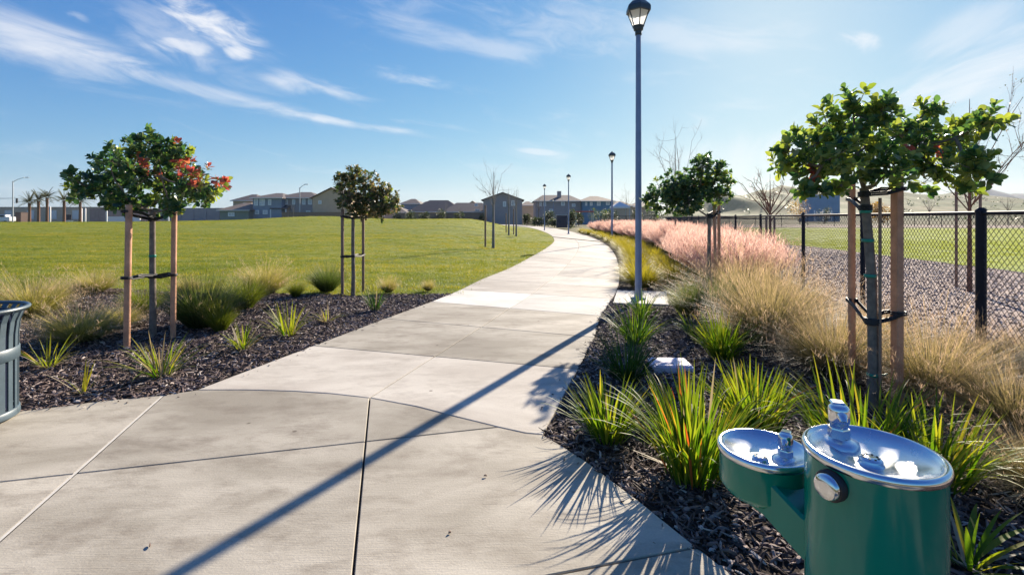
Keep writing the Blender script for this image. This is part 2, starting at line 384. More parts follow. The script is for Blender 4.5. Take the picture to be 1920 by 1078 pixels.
# left mulch bed
PZ_L = [G(35, 771), G(120, 761), G(200, 750), G(255, 746), G(305, 741), G(370, 730)]
bed_l = [(-12, 3.2), (-6.0, 3.4)] + PZ_L + [tuple(p) for p in kL[1:]] + [tuple(p) for p in BORDER[::-1]]
def bedz(x, y): return -0.012 + wob(x, y, 1.7, 0.03) + wob(x, y, 6, 0.012)
mulch_l = structure(fill('mulch_bed', bed_l, M['soil'], 0.16, bedz, dens=lambda x, y: np.where(y < 9, 1.0, .8) * np.clip(.85 + wob(x, y, 2.6, .9), .25, 1.2) * (np.abs(x) < 1.6 * y + 1.5)))
# right bed, up to the fence line
FX0, FK = 3.43, 0.264
def fence_x(y): return FX0 + FK * y
PZ_R = [G(1018, 815), G(1058, 838), G(1100, 865), G(1200, 940), G(1300, 1020), G(1375, 1078), (1.28, 1.15), (1.75, 0.3), (2.2, -1.0)]
kR = [tuple(p) for p in right_edge if p[1] < 46]
bed_r = PZ_R[::-1] + kR[1:] + [(fence_x(46), 46), (fence_x(20), 20), (fence_x(8), 8), (fence_x(-1), -1)]
mulch_r = structure(fill('mulch_bed', bed_r, M['soil'], 0.2, bedz, dens=lambda x, y: np.where(y < 10, 1.0, .15) * np.clip(.85 + wob(x, y, 2.6, .9), .25, 1.2) * (np.abs(x) < 1.6 * y + 1.5) * (y < 20)))
# gravel strip and ball field beyond the fence
FIELD = [(13.4, -2), (13.4, 8), (13.8, 13), (15.3, 25), (13.5, 28.5), (10.6, 31)]
far_f = [(fence_x(46) + .5, 46), (40, 78), (120, 90), (120, -2)]
grav = structure(fill('gravel_strip', [(fence_x(-2), -2)] + FIELD[:1] + FIELD[1:] + [(fence_x(31), 31), (fence_x(15), 15)], M['gravel'], 0.5, lambda x, y: -0.03 + wob(x, y, .8, .03), dens=lambda x, y: np.where(y < 20, 1.0, .4) * (x < 1.12 * y)))
field = structure(fill('ball_field', FIELD + [(fence_x(31), 31)] + far_f, M['field'], 2.5, lambda x, y: -0.03 + 0 * x, dens=lambda x, y: np.where(y < 30, .8, .25) * (y < 60) * (x < 1.15 * y)))
dm = MB(); dm.add([(30, 70, 0.02), (140, 62, 0.02), (160, 88, 0.02), (34, 96, 0.02)], [(0, 1, 2, 3)])
structure(ob('infield', dm.mesh('infield', M['dirt'])))

# ------------------------------------------------------------------ paving: slabs cut by their joints
def clip(poly, p, n):
    """keep the side of the line through p where dot(q-p, n) >= 0"""
    out = []
    for i in range(len(poly)):
        a, b = poly[i - 1], poly[i]
        da = (a[0] - p[0]) * n[0] + (a[1] - p[1]) * n[1]; db = (b[0] - p[0]) * n[0] + (b[1] - p[1]) * n[1]
        if (da >= 0) != (db >= 0):
            t = da / (da - db); out.append((a[0] + (b[0] - a[0]) * t, a[1] + (b[1] - a[1]) * t))
        if db >= 0: out.append(tuple(b))
    res = []
    for q in out:
        if not res or math.dist(q, res[-1]) > 0.004: res.append(q)
    if len(res) > 1 and math.dist(res[0], res[-1]) < 0.004: res.pop()
    return res
def area(p): return sum(p[i - 1][0] * p[i][1] - p[i][0] * p[i - 1][1] for i in range(len(p))) / 2
def slab(poly, parent, mat, z=0.0):
    if len(poly) < 3 or abs(area(poly)) < 0.03: return
    if area(poly) < 0: poly = poly[::-1]
    b = MB(); b.prism(poly, z - 0.1, z, 0.005); return ob('concrete_slab', b.mesh('concrete_slab', mat), parent)

ARC = [G(370, 731), G(460, 731), G(550, 733.5), G(620, 738), G(693, 746), G(780, 762), G(850, 780), G(935, 801), G(985, 812), G(1018, 815)]
plaza_out = [(-12, -1.2), (2.2, -1.2)] + PZ_R[::-1][1:] + ARC[::-1][1:] + PZ_L[::-1][1:] + [(-6.0, 3.4), (-12, 3.2)]
pb = MB(); pb.add([(p[0], p[1], -0.022) for p in plaza_out], [tuple(range(len(plaza_out)))])
plaza = structure(ob('plaza', pb.mesh('plaza', M['joint'])))
pA, pA2 = G(0, 903), G(935, 800); dA = (Vector(pA2) - Vector(pA)).normalized(); nA = Vector((-dA.y, dA.x))
pD = G(1320, 1022); sAD = (Vector(pA) - Vector(pD)).dot(nA)
pB, pB2 = G(693, 748), G(662, 1075); dB = (Vector(pB2) - Vector(pB)).normalized(); nB = Vector((-dB.y, dB.x))   # points to +x
pC, pC2 = G(305, 742), G(0, 1012); dC = (Vector(pC2) - Vector(pC)).normalized(); nC = Vector((-dC.y, dC.x))
g = 0.0055
rowsA = [Vector(pA) + nA * sAD, Vector(pA), Vector(pD), Vector(pD) - nA * sAD, Vector(pD) - nA * 2 * sAD]
colsB = [(Vector(pC) - nC * 3.0, nC, g), (Vector(pC) - nC * 1.5, nC, g), (Vector(pC), nC, 0.009), (Vector(pB), nB, g), (Vector(pB) + nB * 1.55, nB, g)]
for i in range(len(rowsA) + 1):
    if i == 0: continue                                # row beyond the first cut is outside the plaza
    row = [tuple(p) for p in plaza_out]
    hi = rowsA[i - 1] if i > 1 else None
    lo = rowsA[i] if i < len(rowsA) else None
    if hi is not None: row = clip(row, hi - nA * g, -nA)
    if lo is not None and row: row = clip(row, lo + nA * g, nA)
    for j in range(len(colsB) + 1):
        pc = row
        if j > 0 and pc: pc = clip(pc, colsB[j - 1][0] + colsB[j - 1][1] * colsB[j - 1][2], colsB[j - 1][1])
        if j < len(colsB) and pc: pc = clip(pc, colsB[j][0] - colsB[j][1] * colsB[j][2], -colsB[j][1])
        if pc: slab(pc, plaza, M['slab'])
sl = MB(); a, b = Vector(pC) - dC * 0.01, Vector(pC) + dC * 6; w = nC * 0.008
sl.add([(a.x - w.x, a.y - w.y, 0.001), (b.x - w.x, b.y - w.y, 0.001), (b.x + w.x, b.y + w.y, 0.001), (a.x + w.x, a.y + w.y, 0.001)], [(0, 1, 2, 3)])
sl.add([(a.x - w.x, a.y - w.y, -0.02), (b.x - w.x, b.y - w.y, -0.02), (b.x + w.x, b.y + w.y, -0.02), (a.x + w.x, a.y + w.y, -0.02)], [(3, 2, 1, 0)])
ob('joint_sealant', sl.mesh('joint_sealant', M['sealant']), plaza)

pm = MB(); nE = len(left_edge)
for i in range(nE - 1):
    a, b, c, d = left_edge[i], right_edge[i], right_edge[i + 1], left_edge[i + 1]
    near = a[1] < 36
    pm.cur = 0 if near else 1
    zz = -0.022 if near else 0.0
    pm.add([(*a, zz), (*b, zz), (*c, zz), (*d, zz)], [(0, 1, 2, 3)])
path = structure(ob('path', pm.mesh('path', [M['joint'], M['slab_mid']])))
# stations: measured joints first, then one about every 1.5 m
cen = [(a + b) / 2 for a, b in zip(left_edge, right_edge)]
cum = np.concatenate([[0], np.cumsum([np.linalg.norm(cen[i + 1] - cen[i]) for i in range(nE - 1)])])
LE, RE = np.array(left_edge), np.array(right_edge)
def at_s(s): return (np.array([np.interp(s, cum, LE[:, k]) for k in (0, 1)]), np.array([np.interp(s, cum, RE[:, k]) for k in (0, 1)]))
s_list = [cum[6 * k] for k in range(6)]
while True:
    s = s_list[-1] + 1.52
    if at_s(s)[0][1] > 36.5: break
    s_list.append(s)
for k in range(len(s_list) - 1):
    s0, s1 = s_list[k] + 0.006, s_list[k + 1] - 0.006
    sub = np.linspace(s0, s1, 4)
    Ls = [at_s(s)[0] for s in sub]; Rs = [at_s(s)[1] for s in sub]
    mid = [(l * 0.5 + r * 0.5) for l, r in zip(Ls, Rs)]
    for side in (0, 1):
        E, D = (Ls, mid) if side == 0 else (mid, Rs)
        off = 0.006
        if k == 0:                                     # first slabs end on the arc
            A = [np.array(p) for p in ARC]
            cut = 4
            arc = A[:cut + 1] if side == 0 else A[cut:]
            lo = [p + np.array([0.0, 0.012]) for p in arc]
            lo[0] = lo[0] + (np.array([0, 0]) if side == 0 else np.array([.006, 0]))
            if side == 0: lo[-1] = lo[-1] + np.array([-.006, 0])
            top = [E[-1], D[-1]]
            poly = [tuple(p) for p in lo] + [tuple(top[1] - np.array([.006, 0]) if side == 0 else top[1]), tuple(top[0] if side == 0 else top[0] + np.array([.006, 0]))]
        else:
            sh0 = np.array([.006, 0]) if side == 1 else np.zeros(2); sh1 = np.array([-.006, 0]) if side == 0 else np.zeros(2)
            poly = [tuple(p + sh1) for p in D] + [tuple(p + sh0) for p in E[::-1]]
        slab(poly, path, M['slab_new'] if k == 3 else (M['slab'] if k in (1, 2) else M['slab_mid']))

# ------------------------------------------------------------------ scattered ground stuff (bark chips, gravel stones, grass tufts)
def scatter(obj, protos, density, smin, smax, seed, name, tilt=0.5, lift=0.004):
    ng = bpy.data.node_groups.new(name, 'GeometryNodeTree')
    ng.interface.new_socket('Geometry', in_out='INPUT', socket_type='NodeSocketGeometry'); ng.interface.new_socket('Geometry', in_out='OUTPUT', socket_type='NodeSocketGeometry')
    N, L = ng.nodes, ng.links
    gi, go = N.new('NodeGroupInput'), N.new('NodeGroupOutput')
    na = N.new('GeometryNodeInputNamedAttribute'); na.data_type = 'FLOAT'; na.inputs[0].default_value = 'dens'
    mu = N.new('ShaderNodeMath'); mu.operation = 'MULTIPLY'; L.new(na.outputs[0], mu.inputs[0]); mu.inputs[1].default_value = density
    dp = N.new('GeometryNodeDistributePointsOnFaces'); dp.inputs['Seed'].default_value = seed
    L.new(gi.outputs[0], dp.inputs['Mesh']); L.new(mu.outputs[0], dp.inputs['Density'])
    jn = N.new('GeometryNodeGeometryToInstance')
    for p in protos:
        oi = N.new('GeometryNodeObjectInfo'); oi.inputs['Object'].default_value = p; oi.transform_space = 'ORIGINAL'
        oi.inputs['As Instance'].default_value = True
        L.new(oi.outputs['Geometry'], jn.inputs[0])
    ip = N.new('GeometryNodeInstanceOnPoints'); ip.inputs['Pick Instance'].default_value = True
    # joined instances are picked at random
    jg = N.new('GeometryNodeJoinGeometry')
    for l in list(jn.inputs[0].links): L.new(l.from_socket, jg.inputs[0])
    N.remove(jn)
    L.new(dp.outputs['Points'], ip.inputs['Points']); L.new(jg.outputs[0], ip.inputs['Instance'])
    rv = N.new('FunctionNodeRandomValue'); rv.data_type = 'FLOAT_VECTOR'
    rv.inputs[0].default_value = (-tilt, -tilt, 0); rv.inputs[1].default_value = (tilt, tilt, 6.2832)
    rs = N.new('FunctionNodeRandomValue'); rs.data_type = 'FLOAT'; rs.inputs[2].default_value = smin; rs.inputs[3].default_value = smax; rs.inputs['Seed'].default_value = 5
    L.new(rv.outputs[0], ip.inputs['Rotation']); L.new(rs.outputs[1], ip.inputs['Scale'])
    tr = N.new('GeometryNodeTranslateInstances'); tr.inputs['Translation'].default_value = (0, 0, lift)
    L.new(ip.outputs[0], tr.inputs[0]); L.new(tr.outputs[0], go.inputs[0])
    o = ob(name, obj.data.copy()); md = o.modifiers.new(name, 'NODES'); md.node_group = ng
    return stuff(o)
def proto(name, me): return bpy.data.objects.new(name, me)      # a source for scattering, not placed itself

def bark_mat(name, stops, rough=0.75):
    m, N, L, b = new_mat(name); oi = N.new('ShaderNodeObjectInfo'); r = ramp(N, stops); L.new(oi.outputs['Random'], r.inputs[0])
    L.new(r.outputs[0], b.inputs['Base Color']); b.inputs['Roughness'].default_value = rough; b.inputs['Specular IOR Level'].default_value = 0.3
    return m
M['bark'] = bark_mat('bark_chip', [(0.0, (0.03, 0.02, 0.018)), (0.4, (0.095, 0.064, 0.057)), (0.75, (0.19, 0.135, 0.12)), (0.93, (0.34, 0.27, 0.24)), (1.0, (0.55, 0.49, 0.44))], 0.75)
M['stone'] = bark_mat('gravel_stone', [(0.0, (0.19, 0.13, 0.10)), (0.5, (0.44, 0.34, 0.28)), (1.0, (0.66, 0.57, 0.50))])
def chip(i, l, w, h, mat):
    r = np.random.RandomState(i); b = MB(); k = 4
    prof = [(-.5, .35), (-.2, .9), (.2, 1.0), (.5, .4)]
    V = []
    bend = r.uniform(-.12, .12)
    for (t, s) in prof:
        cz = bend * l * (1 - 4 * t * t); sx = s * r.uniform(.7, 1.1)
        V += [(t * l, -w / 2 * sx, cz), (t * l + r.uniform(-.05, .05) * l, w / 2 * sx, cz + r.uniform(-.2, .2) * h), (t * l, w * .3 * sx, cz + h * s), (t * l, -w * .35 * sx, cz + h * s * r.uniform(.6, 1))]
    F = [(a * 4 + c, a * 4 + (c + 1) % 4, a * 4 + 4 + (c + 1) % 4, a * 4 + 4 + c) for a in range(3) for c in range(4)] + [(3, 2, 1, 0), (12, 13, 14, 15)]
    b.add(V, F); return proto('chip', b.mesh('chip', mat))
chips = [chip(i, *d, M['bark']) for i, d in enumerate([(.060, .011, .006), (.04, .014, .006), (.085, .009, .005), (.03, .017, .007), (.05, .009, .008), (.12, .006, .004)])]
scatter(mulch_l, chips, 2000, 0.35, 1.75, 1, 'bark_mulch', 0.55)
scatter(mulch_r, chips, 2000, 0.35, 1.75, 2, 'bark_mulch', 0.55)
def edge_strip(name, line, w):
    V = []; F = []; n = len(line)
    for i in range(n):
        a, b = np.array(line[max(i - 1, 0)]), np.array(line[min(i + 1, n - 1)]); d = (b - a) / np.linalg.norm(b - a); q = np.array(line[i]); off = np.array([-d[1], d[0]]) * w
        V += [(*q, .001), (*(q + off), .001)]
    F = [(2 * i, 2 * i + 2, 2 * i + 3, 2 * i + 1) for i in range(n - 1)]
    return proto(name, np_mesh(name, V, F, {'dens': [1.0, .15] * n}, mats=[M['soil']]))
for nm, ln, w in (('spilled_bark', [tuple(p) for p in kL], -.16), ('spilled_bark', PZ_L, -.2), ('spilled_bark', [p for p in kR if p[1] < 10], .16), ('spilled_bark', PZ_R[:6], -.16)):
    scatter(edge_strip(nm, ln, w), chips, 70, 0.2, .8, 9, nm, 0.3, .003)
stones = [chip(20 + i, *d, M['stone']) for i, d in enumerate([(.04, .03, .014), (.05, .022, .012), (.03, .026, .014)])]
scatter(grav, stones, 130, 0.6, 1.5, 3, 'gravel_stones', 0.5)

# blades: strips grown from base points
def strips(base, phi, th0, dth, Ln, W, nseg, prof='grass', fold=0.0, twist=None, rs=None):
    N = len(base); t = np.linspace(0, 1, nseg + 1)
    th = th0[:, None] + dth[:, None] * t[None, :] ** 1.3
    seg = (Ln / nseg)[:, None]
    dx = np.sin(th) * seg; dz = np.cos(th) * seg
    rr = np.concatenate([np.zeros((N, 1)), np.cumsum(dx[:, :-1], 1)], 1); zz = np.concatenate([np.zeros((N, 1)), np.cumsum(dz[:, :-1], 1)], 1)
    c, s = np.cos(phi)[:, None], np.sin(phi)[:, None]
    P = np.stack([base[:, 0:1] + rr * c, base[:, 1:2] + rr * s, base[:, 2:3] + zz], 2)
    P[:, :, 2] = np.maximum(P[:, :, 2], 0.006)
    if prof == 'grass': wp = np.maximum(1 - t ** 2.2, 0.06)
    elif prof == 'strap': wp = np.maximum((0.55 + 0.45 * np.sin(np.pi * np.clip(t * 1.5, 0, .5) )) * (1 - t ** 3.2), 0.05)
    else: wp = np.ones_like(t) * 0.8
    tw = phi + (twist if twist is not None else 0)
    side = np.stack([-np.sin(tw), np.cos(tw), np.zeros(N)], 1)
    hw = (W[:, None] * wp[None, :] * 0.5)[:, :, None] * side[:, None, :]
    if fold:
        # channelled leaf: three verts across
        nrm = np.stack([-np.cos(th) * c, -np.cos(th) * s, np.sin(th)], 2)
        up = nrm * (W[:, None] * wp[None, :] * fold)[:, :, None]
        V = np.stack([P - hw + up, P, P + hw + up], 2); k = 3
    else:
        V = np.stack([P - hw, P + hw], 2); k = 2
    V = V.reshape(-1, 3)
    i = np.arange(N)[:, None, None] * (nseg + 1) * k + np.arange(nseg)[None, :, None] * k + np.arange(k - 1)[None, None, :]
    i = i.ravel(); F = np.stack([i, i + 1, i + k + 1, i + k], 1)
    tt = np.repeat(np.tile(t, (N, 1)).ravel(), k); rnd = np.repeat(rs if rs is not None else rng.rand(N), (nseg + 1) * k)
    return V, F, tt, rnd, P
def join(parts):
    V = []; F = []; tt = []; rn = []; mi = []; o = 0
    for (v, f, t, r, m) in parts:
        V.append(v); F.append(f + o); tt.append(t); rn.append(r); mi.append(np.full(len(f), m)); o += len(v)
    return np.concatenate(V), np.concatenate(F), np.concatenate(tt), np.concatenate(rn), np.concatenate(mi)

# lawn tufts
M['blade'] = foliage('lawn_blade', [(0.0, (0.09, 0.125, 0.010)), (0.5, (0.165, 0.195, 0.018)), (0.85, (0.24, 0.245, 0.030)), (1.0, (0.34, 0.29, 0.09))], 0.45, 0.5, (1.2, 1.12, .4), patch=True)
def tuft(seed, n, rad, h, mat):
    r = np.random.RandomState(seed)
    base = np.column_stack([r.normal(0, rad, n), r.normal(0, rad, n), np.zeros(n)])
    v, f, t, q, _ = strips(base, r.uniform(0, 6.28, n), r.uniform(0, .7, n), r.uniform(.1, .9, n), r.uniform(.5, 1.1, n) * h, r.uniform(.0025, .005, n) * 1.4, 2)
    return proto('tuft', np_mesh('tuft', v, f, {'tt': t, 'rnd': q}, False, [mat]))
tufts = [tuft(i, 45, .085, .05, M['blade']) for i in range(4)]
scatter(lawn, tufts, 42, 0.7, 1.5, 4, 'lawn_grass', 0.12, -0.01)
M['blade2'] = foliage('field_blade', [(0.0, (0.14, 0.19, 0.013)), (0.6, (0.22, 0.27, 0.025)), (1.0, (0.31, 0.33, 0.05))], 0.45, 0.5, (1.2, 1.1, .4))
scatter(field, [tuft(9 + i, 40, .1, .045, M['blade2']) for i in range(2)], 22, 0.8, 1.5, 5, 'field_grass', 0.1, -0.01)

# ------------------------------------------------------------------ more materials
M['pole'] = plain('lamp_post_paint', (0.17, 0.225, 0.36), 0.38, 0.0, 0.12, 6, 0.05, 0.5, 0.2)
M['lantern'] = plain('lantern_paint', (0.035, 0.05, 0.06), 0.4, 0.0, 0.15, 8)
M['steel'] = plain('polished_steel', (0.72, 0.73, 0.74), 0.13, 1.0, 0.05, 30, 0.04, bscale=400)
M['steel_bowl'] = plain('brushed_steel', (0.66, 0.67, 0.69), 0.24, 1.0, 0.08, 18, 0.05, bscale=300)
M['chrome'] = plain('chrome', (0.72, 0.73, 0.74), 0.15, 1.0, 0.05, 40)
M['green'] = plain('green_enamel', (0.003, 0.19, 0.118), 0.18, 0.0, 0.06, 5, 0.02, 0.28, 0.32, 500)
M['rubber'] = plain('black_rubber', (0.012, 0.013, 0.016), 0.55, 0.0, 0.3, 30)
M['can'] = plain('grey_blue_powder_coat', (0.075, 0.110, 0.135), 0.42, 0.0, 0.12, 10, 0.1, 0.5, 0.1)
M['liner'] = plain('dark_blue_liner', (0.012, 0.018, 0.05), 0.4)
M['stake'] = plain('stake_wood', (0.52, 0.275, 0.165), 0.75, 0.0, 0.3, 9, 0.4, 0.3)
M['stake_old'] = plain('weathered_stake_wood', (0.27, 0.18, 0.13), 0.8, 0.0, 0.3, 9, 0.4, 0.3)
M['trunk'] = plain('grey_bark', (0.20, 0.165, 0.135), 0.85, 0.0, 0.35, 14, 0.8, 0.2)
M['trunk_red'] = plain('reddish_bark', (0.19, 0.105, 0.075), 0.85, 0.0, 0.35, 14, 0.8, 0.2)
M['twig'] = plain('twig_bark', (0.16, 0.12, 0.095), 0.85, 0.0, 0.3, 14)
M['fence'] = plain('black_fence_vinyl', (0.012, 0.014, 0.024), 0.62, 0.0, 0.2, 10, spec=.25)
M['tape'] = plain('green_tie_tape', (0.01, 0.22, 0.15), 0.4)
M['lid'] = plain('pale_lilac_plastic', (0.66, 0.60, 0.70), 0.55, 0.0, 0.08, 8, 0.1)
M['lid_hole'] = plain('dark_recess', (0.05, 0.05, 0.05), 0.8)

def spotted_steel(name, col, r0, r1):
    m, N, L, b = new_mat(name); tc = N.new('ShaderNodeTexCoord')
    n1 = tex(N, L, 14, 6, .65, tc.outputs['Object']); vo = N.new('ShaderNodeTexVoronoi'); vo.inputs['Scale'].default_value = 55; L.new(tc.outputs['Object'], vo.inputs['Vector'])
    mr = N.new('ShaderNodeMapRange'); L.new(n1.outputs['Fac'], mr.inputs[0]); mr.inputs[1].default_value = .35; mr.inputs[2].default_value = .7; mr.inputs[3].default_value = r0; mr.inputs[4].default_value = r1
    L.new(mr.outputs[0], b.inputs['Roughness']); sp = ramp(N, [(.10, tuple(c * .80 for c in col)), (.16, col)]); L.new(vo.outputs['Distance'], sp.inputs[0]); L.new(sp.outputs[0], b.inputs['Base Color'])
    b.inputs['Metallic'].default_value = 1; return m
M['steel_bowl'] = spotted_steel('water_spotted_steel', (0.74, 0.745, 0.75), .19, .30)
def glass_white():
    m, N, L, b = new_mat('frosted_white_glass'); out = N['Material Output']
    b.inputs['Base Color'].default_value = (0.85, 0.85, 0.83, 1); b.inputs['Roughness'].default_value = 0.25
    t = N.new('ShaderNodeBsdfTranslucent'); t.inputs[0].default_value = (0.98, 0.98, 0.97, 1)
    ms = N.new('ShaderNodeMixShader'); ms.inputs[0].default_value = 0.92
    L.new(b.outputs[0], ms.inputs[1]); L.new(t.outputs[0], ms.inputs[2])
    tp = N.new('ShaderNodeBsdfTransparent'); m2 = N.new('ShaderNodeMixShader'); m2.inputs[0].default_value = 0.42
    L.new(ms.outputs[0], m2.inputs[1]); L.new(tp.outputs[0], m2.inputs[2]); L.new(m2.outputs[0], out.inputs['Surface']); return m
M['frost'] = glass_white()

# ------------------------------------------------------------------ drinking fountain
FC = Vector((0.918, 1.224, 0)); FR, FH = 0.152, 0.862
BC = Vector((0.789, 1.506, 0)); BR, BH = 0.132, 0.735
f = thing('drinking_fountain', 'green enamel drinking fountain with two round steel basins and push button', 'drinking fountain', tuple(FC))
b = MB(); b.lathe([(FR - .004, 0.0), (FR - .004, FH - .022)], n=64); pe = ob('pedestal', b.mesh('pedestal', M['green']), f)
b = MB(); b.lathe([(FR + .02, 0.0), (FR + .02, .018), (FR - .003, .026)], n=48); ob('base_flange', b.mesh('base_flange', M['green']), f)
def basin(c, r, h, name):
    b = MB()
    b.lathe([(r - .004, h - .024), (r + .001, h - .022), (r + .003, h - .012), (r, h - .002), (r - .006, h), (r - .013, h - .002), (r - .017, h - .008)], (c.x, c.y, 0), 72)
    rim = ob('rim', b.mesh('rim', M['steel']), f)
    b = MB()
    pr = [(r - .017, h - .008), (r - .022, h - .013), (r - .05, h - .022), (r * .45, h - .031), (r * .2, h - .034), (0.004, h - .035)]
    b.lathe(pr, (c.x, c.y, 0), 72); ob('bowl', b.mesh('bowl', M['steel_bowl']), f)
    return rim
z0 = Vector((0, 0, 0)); LB = BC - FC
basin(z0, FR, FH, 'large'); basin(LB, BR, BH, 'small')
# outer shell of the low bowl and the arm that carries it
b = MB(); b.lathe([(0.01, BH - .150), (BR * .55, BH - .148), (BR * .85, BH - .138), (BR - .004, BH - .115), (BR - .004, BH - .022)], (LB.x, LB.y, 0), 56)
ob('bowl_shell', b.mesh('bowl_shell', M['green']), f)
b = MB(); d = Vector((-LB.x, -LB.y, 0)).normalized(); s = Vector((-d.y, d.x, 0)); w = 0.088
A0 = Vector((LB.x, LB.y, 0)) + d * 0.02; A1 = Vector((0, 0, 0)) - d * 0.10
secs = [(A0, BH - .035, BH - .150), (A0 + d * .05, BH - .042, BH - .156), (A1 - d * 0.03, BH - .092, BH - .205), (A1, BH - .098, BH - .212)]
V = []
for (p, zt, zb) in secs:
    e = .008
    for (sx, z) in ((-w, zb), (w, zb), (w, zt - e), (w - e, zt), (-w + e, zt), (-w, zt - e)):
        q = p + s * sx; V.append((q.x, q.y, z))
F = [(i * 6 + k, i * 6 + (k + 1) % 6, i * 6 + 6 + (k + 1) % 6, i * 6 + 6 + k) for i in range(3) for k in range(6)]
b.add(V, F); b.add(V[:6], [(5, 4, 3, 2, 1, 0)]); b.add(V[-6:], [(0, 1, 2, 3, 4, 5)]); ob('arm', b.mesh('arm', M['green']), f)
def bubbler(x, y, z, k, rot):
    b = MB(); c = (x, y, z)
    b.lathe([(.050 * k, -.018), (.047 * k, .000), (.034 * k, .006), (.024 * k, .010)], c, 32)
    ob('mound', b.mesh('mound', M['steel_bowl']), f)
    b = MB()
    b.lathe([(.0255 * k, .000), (.0265 * k, .004), (.0265 * k, .034 * k), (.0255 * k, .037 * k)], c, 6, False, .3, True)
    b.lathe([(.0215 * k, .036 * k), (.0215 * k, .050 * k), (.0255 * k, .052 * k), (.0262 * k, .056 * k), (.0262 * k, .084 * k), (.0245 * k, .092 * k), (.018 * k, .098 * k), (.002, .100 * k)], c, 28)
    sp_ = ob('bubbler', b.mesh('bubbler', M['chrome']), f)
    b = MB(); p = Vector((math.cos(rot), math.sin(rot), 0))
    q = Vector(c) + Vector((0, 0, .072 * k))
    b.tube([q + p * .018 * k, q + p * .034 * k + Vector((0, 0, .004 * k)), q + p * .040 * k + Vector((0, 0, -.006 * k))], [.013 * k, .013 * k, .009 * k], 14)
    b.box((c[0] - p.x * .012 * k, c[1] - p.y * .012 * k, c[2] + .094 * k), (.034 * k, .034 * k, .018 * k), rot, .004 * k)
    ob('spout', b.mesh('spout', M['chrome']), sp_)
bubbler(-.022, .092, FH - .022, 1.0, -1.9)
bubbler(LB.x + .052, LB.y - .030, BH - .026, .80, -2.2)
def strainer(x, y, z, r):
    b = MB(); b.lathe([(r * 1.15, 0), (r * 1.1, .004), (r, .005), (r, .014), (r * .85, .019), (r * .3, .021), (.001, .021)], (x, y, z), 32)
    st = ob('drain_strainer', b.mesh('drain_strainer', M['steel']), f)
    b = MB()
    for k in range(8):
        a = k * math.pi / 4; b.tube([(x + r * .62 * math.cos(a), y + r * .62 * math.sin(a), z + .0195), (x + r * .62 * math.cos(a), y + r * .62 * math.sin(a), z + .0213)], r * .10, 8)
    ob('drain_hole', b.mesh('drain_hole', M['rubber']), st)
strainer(-.012, -.012, FH - .036, .026); strainer(LB.x - .028, LB.y - .034, BH - .036, .024)
ba = math.radians(202); bp = Vector((FR * math.cos(ba), FR * math.sin(ba), FH - .062)); bd = Vector((math.cos(ba), math.sin(ba), 0))
b = MB(); b.tube([bp - bd * .006, bp + bd * .010, bp + bd * .012], [.036, .036, .033], 32); gsk = ob('push_button', b.mesh('push_button', M['rubber']), f)
b = MB(); b.tube([bp + bd * .010, bp + bd * .022, bp + bd * .027, bp + bd * .029], [.030, .030, .026, .012], 32); ob('button_face', b.mesh('button_face', M['chrome']), gsk)
for k in range(3):
    b = MB(); a = math.radians(250 + k * 40); b.tube([(FR * math.cos(a) * .97, FR * math.sin(a) * .97, .12), (FR * math.cos(a) * 1.01, FR * math.sin(a) * 1.01, .12)], .007, 10)
    ob('bolt', b.mesh('bolt', M['steel']), f)

# ------------------------------------------------------------------ slatted litter bin
TC = Vector((-3.905, 3.372, 0)); TR = .305
t = thing('litter_bin', 'slatted grey blue steel litter bin standing at the paving edge', 'litter bin', tuple(TC))
nS = 28
for k in range(nS):
    a = 2 * math.pi * k / nS + .05; b = MB(); ca, sa = math.cos(a), math.sin(a)
    V = []
    for (r, z) in ((TR, .045), (TR, .12), (TR, .40), (TR + .002, .60), (TR + .012, .70), (TR + .035, .765), (TR + .052, .79)):
        for (dr, dt) in ((-.004, -.021), (.003, -.021), (.003, .021), (-.004, .021)):
            V.append(((r + dr) * ca - dt * sa, (r + dr) * sa + dt * ca, z))
    b.add(V, [(i * 4 + j, i * 4 + (j + 1) % 4, i * 4 + 4 + (j + 1) % 4, i * 4 + 4 + j) for i in range(6) for j in range(4)]); ob('slat', b.mesh('slat', M['can']), t)
b = MB(); pr = [(TR + .056 + .014 * math.cos(w), .792 + .014 * math.sin(w)) for w in np.linspace(0, 2 * math.pi, 11)]
b.lathe(pr, n=64); ob('rim', b.mesh('rim', M['can']), t)
b = MB(); b.lathe([(TR + .005, .42), (TR + .011, .425), (TR + .011, .505), (TR + .005, .51)], n=64); ob('band', b.mesh('band', M['can']), t)
b = MB(); b.lathe([(TR - .02, .012), (TR + .012, .012), (TR + .014, .02), (TR + .012, .06), (TR + .004, .066), (TR - .02, .066)], n=64); ob('base_ring', b.mesh('base_ring', M['can']), t)
b = MB(); b.lathe([(TR - .03, .05), (TR - .03, .74), (TR - .02, .765)], n=48); b.lathe([(.01, .05), (TR - .03, .05)], n=48); ob('liner', b.mesh('liner', M['liner']), t)
for k in range(4):
    b = MB(); a = k * math.pi / 2 + .4; b.tube([((TR - .03) * math.cos(a), (TR - .03) * math.sin(a), -.002), ((TR - .03) * math.cos(a), (TR - .03) * math.sin(a), .02)], .022, 12)
    ob('foot', b.mesh('foot', M['rubber']), t)

